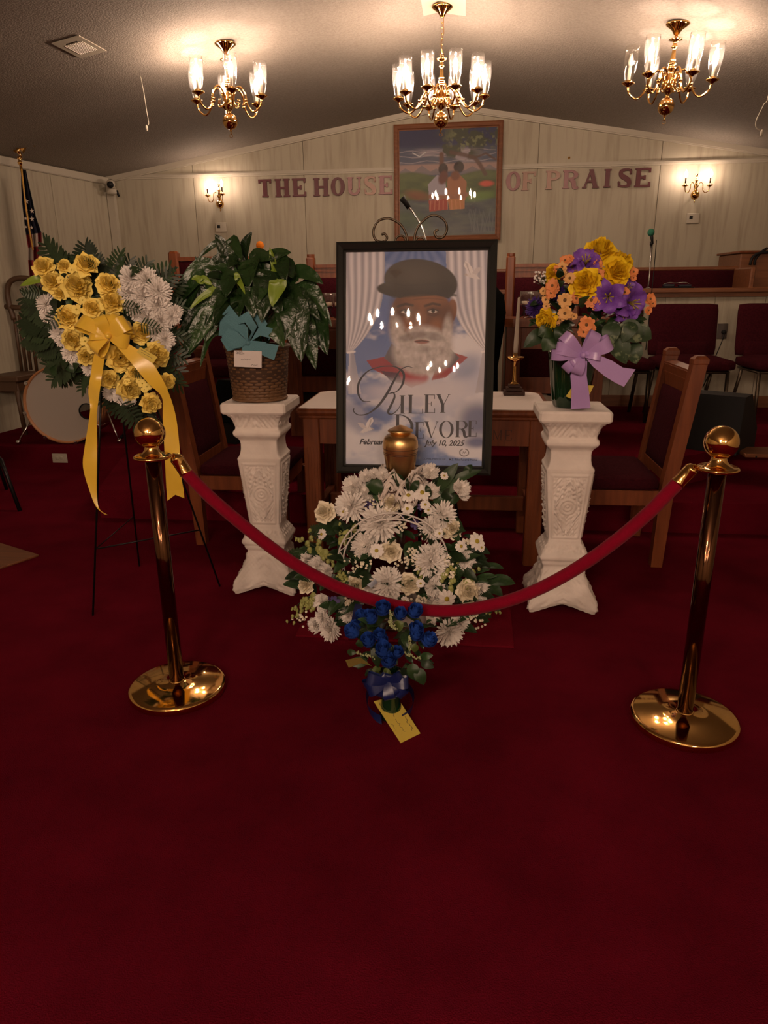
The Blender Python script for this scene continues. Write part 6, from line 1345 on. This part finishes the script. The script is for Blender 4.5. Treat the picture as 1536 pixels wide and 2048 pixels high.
for L in range(12):
    pts = []
    for k in range(64):
        a = 2*PI*k/64+L*.4; rr = .082+.018*math.sin(a*(5+L*.5//1)+L)+.012*rg.uniform(-1, 1)+.002*L; pts.append((rr*math.cos(a), rr*math.sin(a)-.022-.003*L, .028+.026*math.sin(a*(6+L)+L*2)-.0085*L+.02))
    pp_ = [Vector(p) for p in pts]+[Vector(pts[0])]
    b.grid([[p, p+V(.005*math.sin(i*.9), -.005, .006)+V(0, 0, .004*math.sin(i*1.7)), p+V(.007*math.sin(i*.9), .003, .013)] for i, p in enumerate(pp_)])
b.build('tulle_ruffle', LACE, ring)
def who(y): return ring if y < 262 else bas
def fl7(lst, name, mes, off, k=1., outk=.7):
    for i, (x, y, r) in enumerate(lst):
        p = W7(x, y, off+random.uniform(0, .02)); put(name, mes[i % len(mes)], who(y), p, facing(p, ((x-750)/500, 0, (560-y)/700), outk, .12), r/3.2*dist(p)/FPX*k)
fl7([(452, 290, 105), (640, 395, 128), (968, 650, 108), (688, 790, 104), (1042, 350, 88), (1090, 1105, 92), (315, 1085, 80), (975, 432, 78), (1000, 590, 60), (270, 1010, 55), (1160, 1040, 60), (700, 860, 60), (1000, 720, 60)], 'chrysanthemum', WM, .05, 1.05)
fl7([(460, 160, 62), (545, 198, 66), (540, 545, 80), (235, 690, 70), (165, 640, 50), (290, 715, 50), (220, 1060, 48), (265, 915, 58), (425, 995, 60), (990, 815, 62), (970, 925, 65), (1190, 640, 62), (1165, 175, 55), (968, 195, 55), (548, 100, 42), (600, 85, 34), (655, 90, 38), (965, 72, 52), (1290, 830, 58), (985, 1000, 50), (1180, 225, 35), (1290, 880, 40), (565, 840, 45), (600, 880, 40)], 'carnation', WC, .04, 1.05)
fl7([(280, 330, 66), (712, 272, 66), (708, 585, 66), (828, 795, 66), (482, 805, 66), (160, 800, 52), (1208, 838, 74), (1105, 440, 64)], 'rose', CR, .06, 1.1, .35)
fl7([(822, 225, 50), (910, 208, 55), (1262, 520, 58), (815, 312, 40), (405, 330, 34), (618, 580, 48), (265, 475, 36), (1068, 890, 62), (1160, 552, 42), (800, 905, 32), (1052, 100, 28), (930, 285, 34), (950, 320, 28), (1020, 470, 32), (900, 790, 30), (1290, 560, 28)], 'daisy', WD, .075, 1.05)
fl7([(580, 268, 40), (560, 300, 30), (345, 905, 42), (330, 950, 34), (300, 900, 34), (190, 1150, 42), (180, 1190, 34), (865, 410, 36), (770, 370, 28), (900, 300, 26), (140, 1170, 26)], 'violet_blossom', VD, .03)
# snapdragon spikes
def spike(x0, y0, x1, y1, n, r=26):
    a, c = W7(x0, y0, .04), W7(x1, y1, .05); pr = who((y0+y1)/2); b = MB(); b.tube([a-pr.location, (a+c)/2-pr.location+V(0, -.01, .01), c-pr.location], .0025, 5, 1)
    for i in range(n):
        s_ = i/(n-1); p = a.lerp(c, s_)-pr.location+V(random.uniform(-1, 1), -.8, random.uniform(-1, 1))*.012; rr = r*(1-.55*s_)/3.2*dist(a)/FPX; b.ball(p, rr*.75, 7, 5, 0, (1, .8, 1.25)); b.ball(p+V(random.uniform(-.5, .5), -.6, -.5)*rr, rr*.5, 6, 4, 0)
    b.build('snapdragon_spike', [BUDG, GREEN], pr)
for s_ in ((330, 620, 90, 490, 11, 34), (300, 600, 180, 460, 7, 34), (430, 780, 340, 650, 8, 30), (370, 760, 420, 720, 4, 26), (400, 490, 520, 400, 7, 30), (420, 520, 400, 420, 5, 26), (1040, 760, 1140, 660, 8, 28), (1090, 800, 1110, 680, 6, 26), (1180, 780, 1290, 680, 8, 26), (210, 860, 80, 960, 8, 28), (200, 900, 60, 1040, 8, 26), (200, 940, 140, 880, 5, 24), (1280, 960, 1410, 960, 7, 20), (880, 760, 900, 700, 4, 22)): spike(*s_)
# waxflower fillers
for cx, cy, n, sx, sy in ((830, 660, 40, 90, 40), (500, 650, 36, 90, 70), (860, 590, 18, 50, 30), (770, 420, 14, 30, 30), (1090, 730, 26, 60, 40), (610, 270, 16, 50, 30), (1260, 1030, 26, 60, 60), (130, 1010, 16, 50, 40), (900, 890, 18, 50, 30), (1200, 520, 12, 30, 20), (440, 910, 16, 30, 20), (1080, 640, 14, 30, 30), (620, 780, 10, 40, 20)):
    pr = who(cy); b = MB(); base = W7(cx, cy+60, .0)-pr.location
    for k in range(n):
        p = W7(cx+random.gauss(0, .5)*sx, cy+random.gauss(0, .5)*sy, .05+random.uniform(-.01, .015))-pr.location; b.tube([base.lerp(p, .5), p], .0008, 3, 1); M = facing(p+pr.location, (random.uniform(-.5, .5), 0, random.uniform(-.5, .5))).to_track_quat('Z', 'Y').to_matrix()
        b.lathe([(.0015, -.003), (.0045, 0), (.0055, .0015), (.003, .0005), (.0008, .001)], p, 6, 0, M, False)
    b.build('waxflower_cluster', [CREAM, GREEN], pr)['kind'] = 'stuff'
# broad leaves seen at the top and right
for x, y, x2, y2, w_, o in ((600, 230, 640, 120, 90, .06), (600, 200, 560, 110, 60, .05), (680, 260, 590, 190, 90, .05), (820, 200, 812, 115, 26, .09), (840, 210, 890, 130, 50, .07), (960, 240, 935, 160, 40, .06), (1010, 190, 1140, 20, 80, .03), (1080, 150, 1290, 65, 60, .03), (1030, 210, 1190, 130, 80, .03), (1040, 250, 1120, 190, 70, .03), (1000, 180, 1010, 90, 60, .02), (1180, 100, 1230, 30, 50, .02), (480, 200, 500, 140, 40, .04), (1060, 260, 1150, 250, 80, .02), (980, 220, 1080, 290, 90, .02)):
    pr = who(min(y, y2)); a, c = W7(x, y, o)-pr.location, W7(x2, y2, o)-pr.location; b = MB(); leafblade(b, [a, a.lerp(c, .5)+V(0, -.01, .008), c], w_/3.2*dist(a+pr.location)/FPX, V(random.uniform(-.4, .4), -1, .4), .2, 5); b.build('leaf', GREEN, pr)
random.seed(8)
for i in range(230):
    a = random.uniform(0, 6.28); rr = random.uniform(.05, 1)**.55; x = 740+540*rr*math.cos(a); y = 680+500*rr*math.sin(a)
    hwid = 280+330*float(smooth(100, 800, y)); x = 740+(x-740)/540*hwid; p = W7(x, y, -.02+.04*random.random()); pr = ring if y < 240 else bas
    if p.z < .03: p.z = .03+random.random()*.05
    dx = (x-740)/600; putx('leaf', LM[i % 3], pr, p, (dx*1.4+random.uniform(-.6, .6), -.5+random.uniform(-.3, .3), random.uniform(-.5, .7) if p.z > .14 else random.uniform(.0, .4)), random.uniform(.06, .115), (random.uniform(-.3, .3), -.6, .8))
for i, (x, y) in enumerate(((30, 600), (100, 560), (330, 400), (180, 430), (1330, 640), (1380, 1040), (1320, 950), (60, 1060), (430, 340), (1240, 700), (1330, 1110), (230, 360), (290, 380))):
    p = W7(x, y, 0); q = W7(740+(x-740)*.55, 650+(y-650)*.55, .03); d = p-q; L_ = min(d.length, .17)
    if p.z > .05: putx('fern_frond', FM[i % 4], bas, p-d.normalized()*L_, d, L_, (0, -1, .5), L_*.6)
b = MB(); ell_ = lambda rx, ry, a, o=.05: ay(785.6+rx*math.cos(a), 1122-ry*math.sin(a), 2.645)-bas.location
for rx, ry in ((110, 96), (99, 84)): b.tube([ell_(rx, ry, a) for a in np.linspace(-.5, PI+.5, 44)], .0036, 6)
zg = []
for k in range(33): zg.append(ell_(109 if k % 2 else 100, 95 if k % 2 else 85, -.4+(PI+.8)*k/32))
b.tube(zg, .0024, 5); b.build('handle', WIREW, bas)
b = MB(); G = [[((r+.006*math.sin(a*16))*math.cos(a), (r+.006*math.sin(a*16))*math.sin(a), z) for a in np.linspace(0, 2*PI, 65)] for r, z in ((.11, .009), (.13, .04), (.16, .12), (.17, .15), (.155, .15), (.10, .02))]; b.grid(G).build('basket', WIREW, bas)
# blue ribbon pieces on the basket
rb = lambda x, y, o: W7(x, y, o)
rib_px(bas, [(555, 800, 585, 820, .1, .1), (610, 760, 625, 785, .09, .09)], SATB, 'ribbon', rb)
rib_px(bas, [(480, 920, 530, 925, .08, .08), (462, 1000, 512, 1010, .09, .09), (455, 1040, 500, 1050, .09, .09)], SATB, 'ribbon', rb)

# ================================================================== BLUE ROSE BUNCH IN FRONT
YBR = 2.08
def W8(x, y, off=0.): u, v = Z7(x, y); return ay(u, v, YBR-off)
c0 = az(783, 1425); blu = thing('blue_rose_bunch', 'bunch of blue silk roses in a dark vase with navy bow, in front of rope', 'bouquet', (c0.x, 2.09, 0)); BO = blu.location
for i, (x, y, r, o) in enumerate(((660, 955, 58, .0), (582, 1010, 56, .0), (530, 1000, 48, -.03), (770, 988, 50, .0), (862, 972, 55, -.01), (468, 1100, 56, .02), (868, 1080, 50, .03), (872, 1120, 52, .03), (568, 1160, 56, .04), (640, 1125, 50, .03), (950, 1155, 58, .03), (665, 1225, 66, .07), (700, 1290, 56, .08), (750, 1235, 46, .06), (660, 1160, 44, .04), (490, 1060, 40, 0))):
    p = W8(x, y, o); put('rose', BR[i % 3], blu, p, ((x-700)/500+random.uniform(-.15, .15), -.62, 1.), r/3.2*dist(p)/FPX*1.4)
for i in range(46):
    x = random.uniform(450, 950); y = random.uniform(1040, 1370); x = 700+(x-700)*(1.15-.5*(y-1040)/330); p = W8(x, y, -.03+.05*random.random()); putx('leaf', LM[i % 3], blu, p, ((x-700)/350+random.uniform(-.5, .5), -.5, random.uniform(-.5, .8)), random.uniform(.035, .06), (0, -.6, .8))
for x, y, x2, y2, w_, lime in ((600, 1200, 630, 1330, 60, 0), (640, 1350, 590, 1340, 60, 1), (560, 1290, 430, 1300, 70, 0), (740, 1080, 790, 1040, 70, 1), (700, 1180, 720, 1230, 50, 1), (880, 1220, 840, 1180, 50, 1), (520, 1200, 500, 1150, 50, 0), (900, 1290, 985, 1330, 60, 0), (880, 1330, 920, 1440, 80, 0), (850, 1300, 850, 1400, 80, 0), (430, 1230, 490, 1235, 40, 0), (900, 1260, 980, 1250, 50, 0), (660, 1350, 710, 1370, 50, 1)):
    a, c = W8(x, y, .05)-BO, W8(x2, y2, .06)-BO; b = MB(); leafblade(b, [a, a.lerp(c, .5)+V(0, -.006, .004), c], w_/3.2*dist(a+BO)/FPX, V(random.uniform(-.4, .4), -1, .4), .2, 5); b.build('leaf', mat('olive_leaf', (.07, .10, .02), .5) if lime else GREEN, blu)
for cx, cy, ax, ay_ in ((710, 1020, 0, 60), (720, 1060, 30, 30), (540, 1245, 70, 25), (850, 1255, 60, 20), (830, 1170, 0, 50)):
    b = MB()
    for k in range(22):
        s_ = k/21-.5; p = W8(cx+ax*s_*1.6+random.uniform(-10, 10), cy+ay_*s_*1.6+random.uniform(-10, 10), .07)-BO; b.ball(p, .0028, 6, 4, 0, (1, 1, 1.4))
    b.build('seed_sprig', mat('pale_green_seed', (.30, .34, .16), .6), blu)['kind'] = 'stuff'
b = MB(); foil = [W8(x, y, .07)-BO for x, y in ((418, 1280), (515, 1262), (520, 1300), (440, 1330))]; b.add(foil, [(0, 1, 2, 3)], 0, False); b.add([foil[1], W8(590, 1320, .06)-BO, foil[2]], [(0, 1, 2)], 0, False); b.build('foil_leaf', mat('gold_foil', (.45, .36, .10), .25, .7), blu)
MB().lathe([(.035, 0), (.04, .005), (.036, .04), (.032, .08), (.042, .14), (.048, .17), (.044, .17), (.03, .08)], n=24, closed=False).build('vase', GVASE, blu)
b = MB(); bc = W8(690, 1420, .10)-BO
for x, y, w_ in ((560, 1390, 75), (560, 1470, 75), (540, 1430, 60), (620, 1500, 70), (710, 1530, 75), (800, 1500, 70), (820, 1420, 70), (780, 1380, 70), (700, 1370, 60), (640, 1380, 60), (750, 1500, 60)):
    e = W8(x, y, .10+random.uniform(-.02, .015))-BO; d = e-bc; bow_loop(b, bc, d, d.length, w_/3.2*dist(bc+BO)/FPX, (random.uniform(-.4, .4), -1, .2), random.uniform(-.4, .4), .5)
b.build('bow', SATB, blu)
# ribbon ring lying on the floor
b = MB(); P_ = []; Wd = []
for k in range(25):
    a = PI*.62+2*PI*.86*k/24; u, v = Z7(705+150*math.cos(a), 1560+115*math.sin(a)); q = az(u, v, .02); q.z = .012+.03*(.5-.5*math.sin(a)); P_.append(q-BO); Wd.append(V(.006*math.cos(a), 0, .028)+V(0, .010, 0)*math.sin(a))
G = [[p-w_/2+V(0, 0, .008), p, p+w_/2+V(0, 0, .008)] for p, w_ in zip(P_, Wd)]; b.grid(G).build('ribbon_loop', SATB, blu)
c4 = [az(*Z7(x, y), z) for x, y, z in ((600, 1545, .055), (742, 1505, .055), (898, 1748, .004), (772, 1810, .003))]
gc = thing('sympathy_card', 'yellow card leaning on the blue rose bunch at floor level', 'card', c4[3]); q4 = [p-c4[3] for p in c4]
MB().add(q4+[p+V(0, 0, -.0015) for p in q4], [(3, 2, 1, 0), (4, 5, 6, 7), (0, 1, 5, 4), (1, 2, 6, 5), (2, 3, 7, 6), (3, 0, 4, 7)], 0, False).build('card', CARDY, gc)
b = MB(); ux = q4[2]-q4[1]; uy = q4[0]-q4[1]
for x0, x1, y, s_ in ((.06, .34, .22, 1), (.12, .50, .55, 2), (.08, .32, .85, 3), (.56, .90, .22, 4), (.55, .88, .58, 5), (.62, .88, .85, 6)): scrawl(b, q4[1], ux, uy, x0, x1, y, s_, .0008, V(0, 0, .002))
b.build('handwriting', INK, gc)
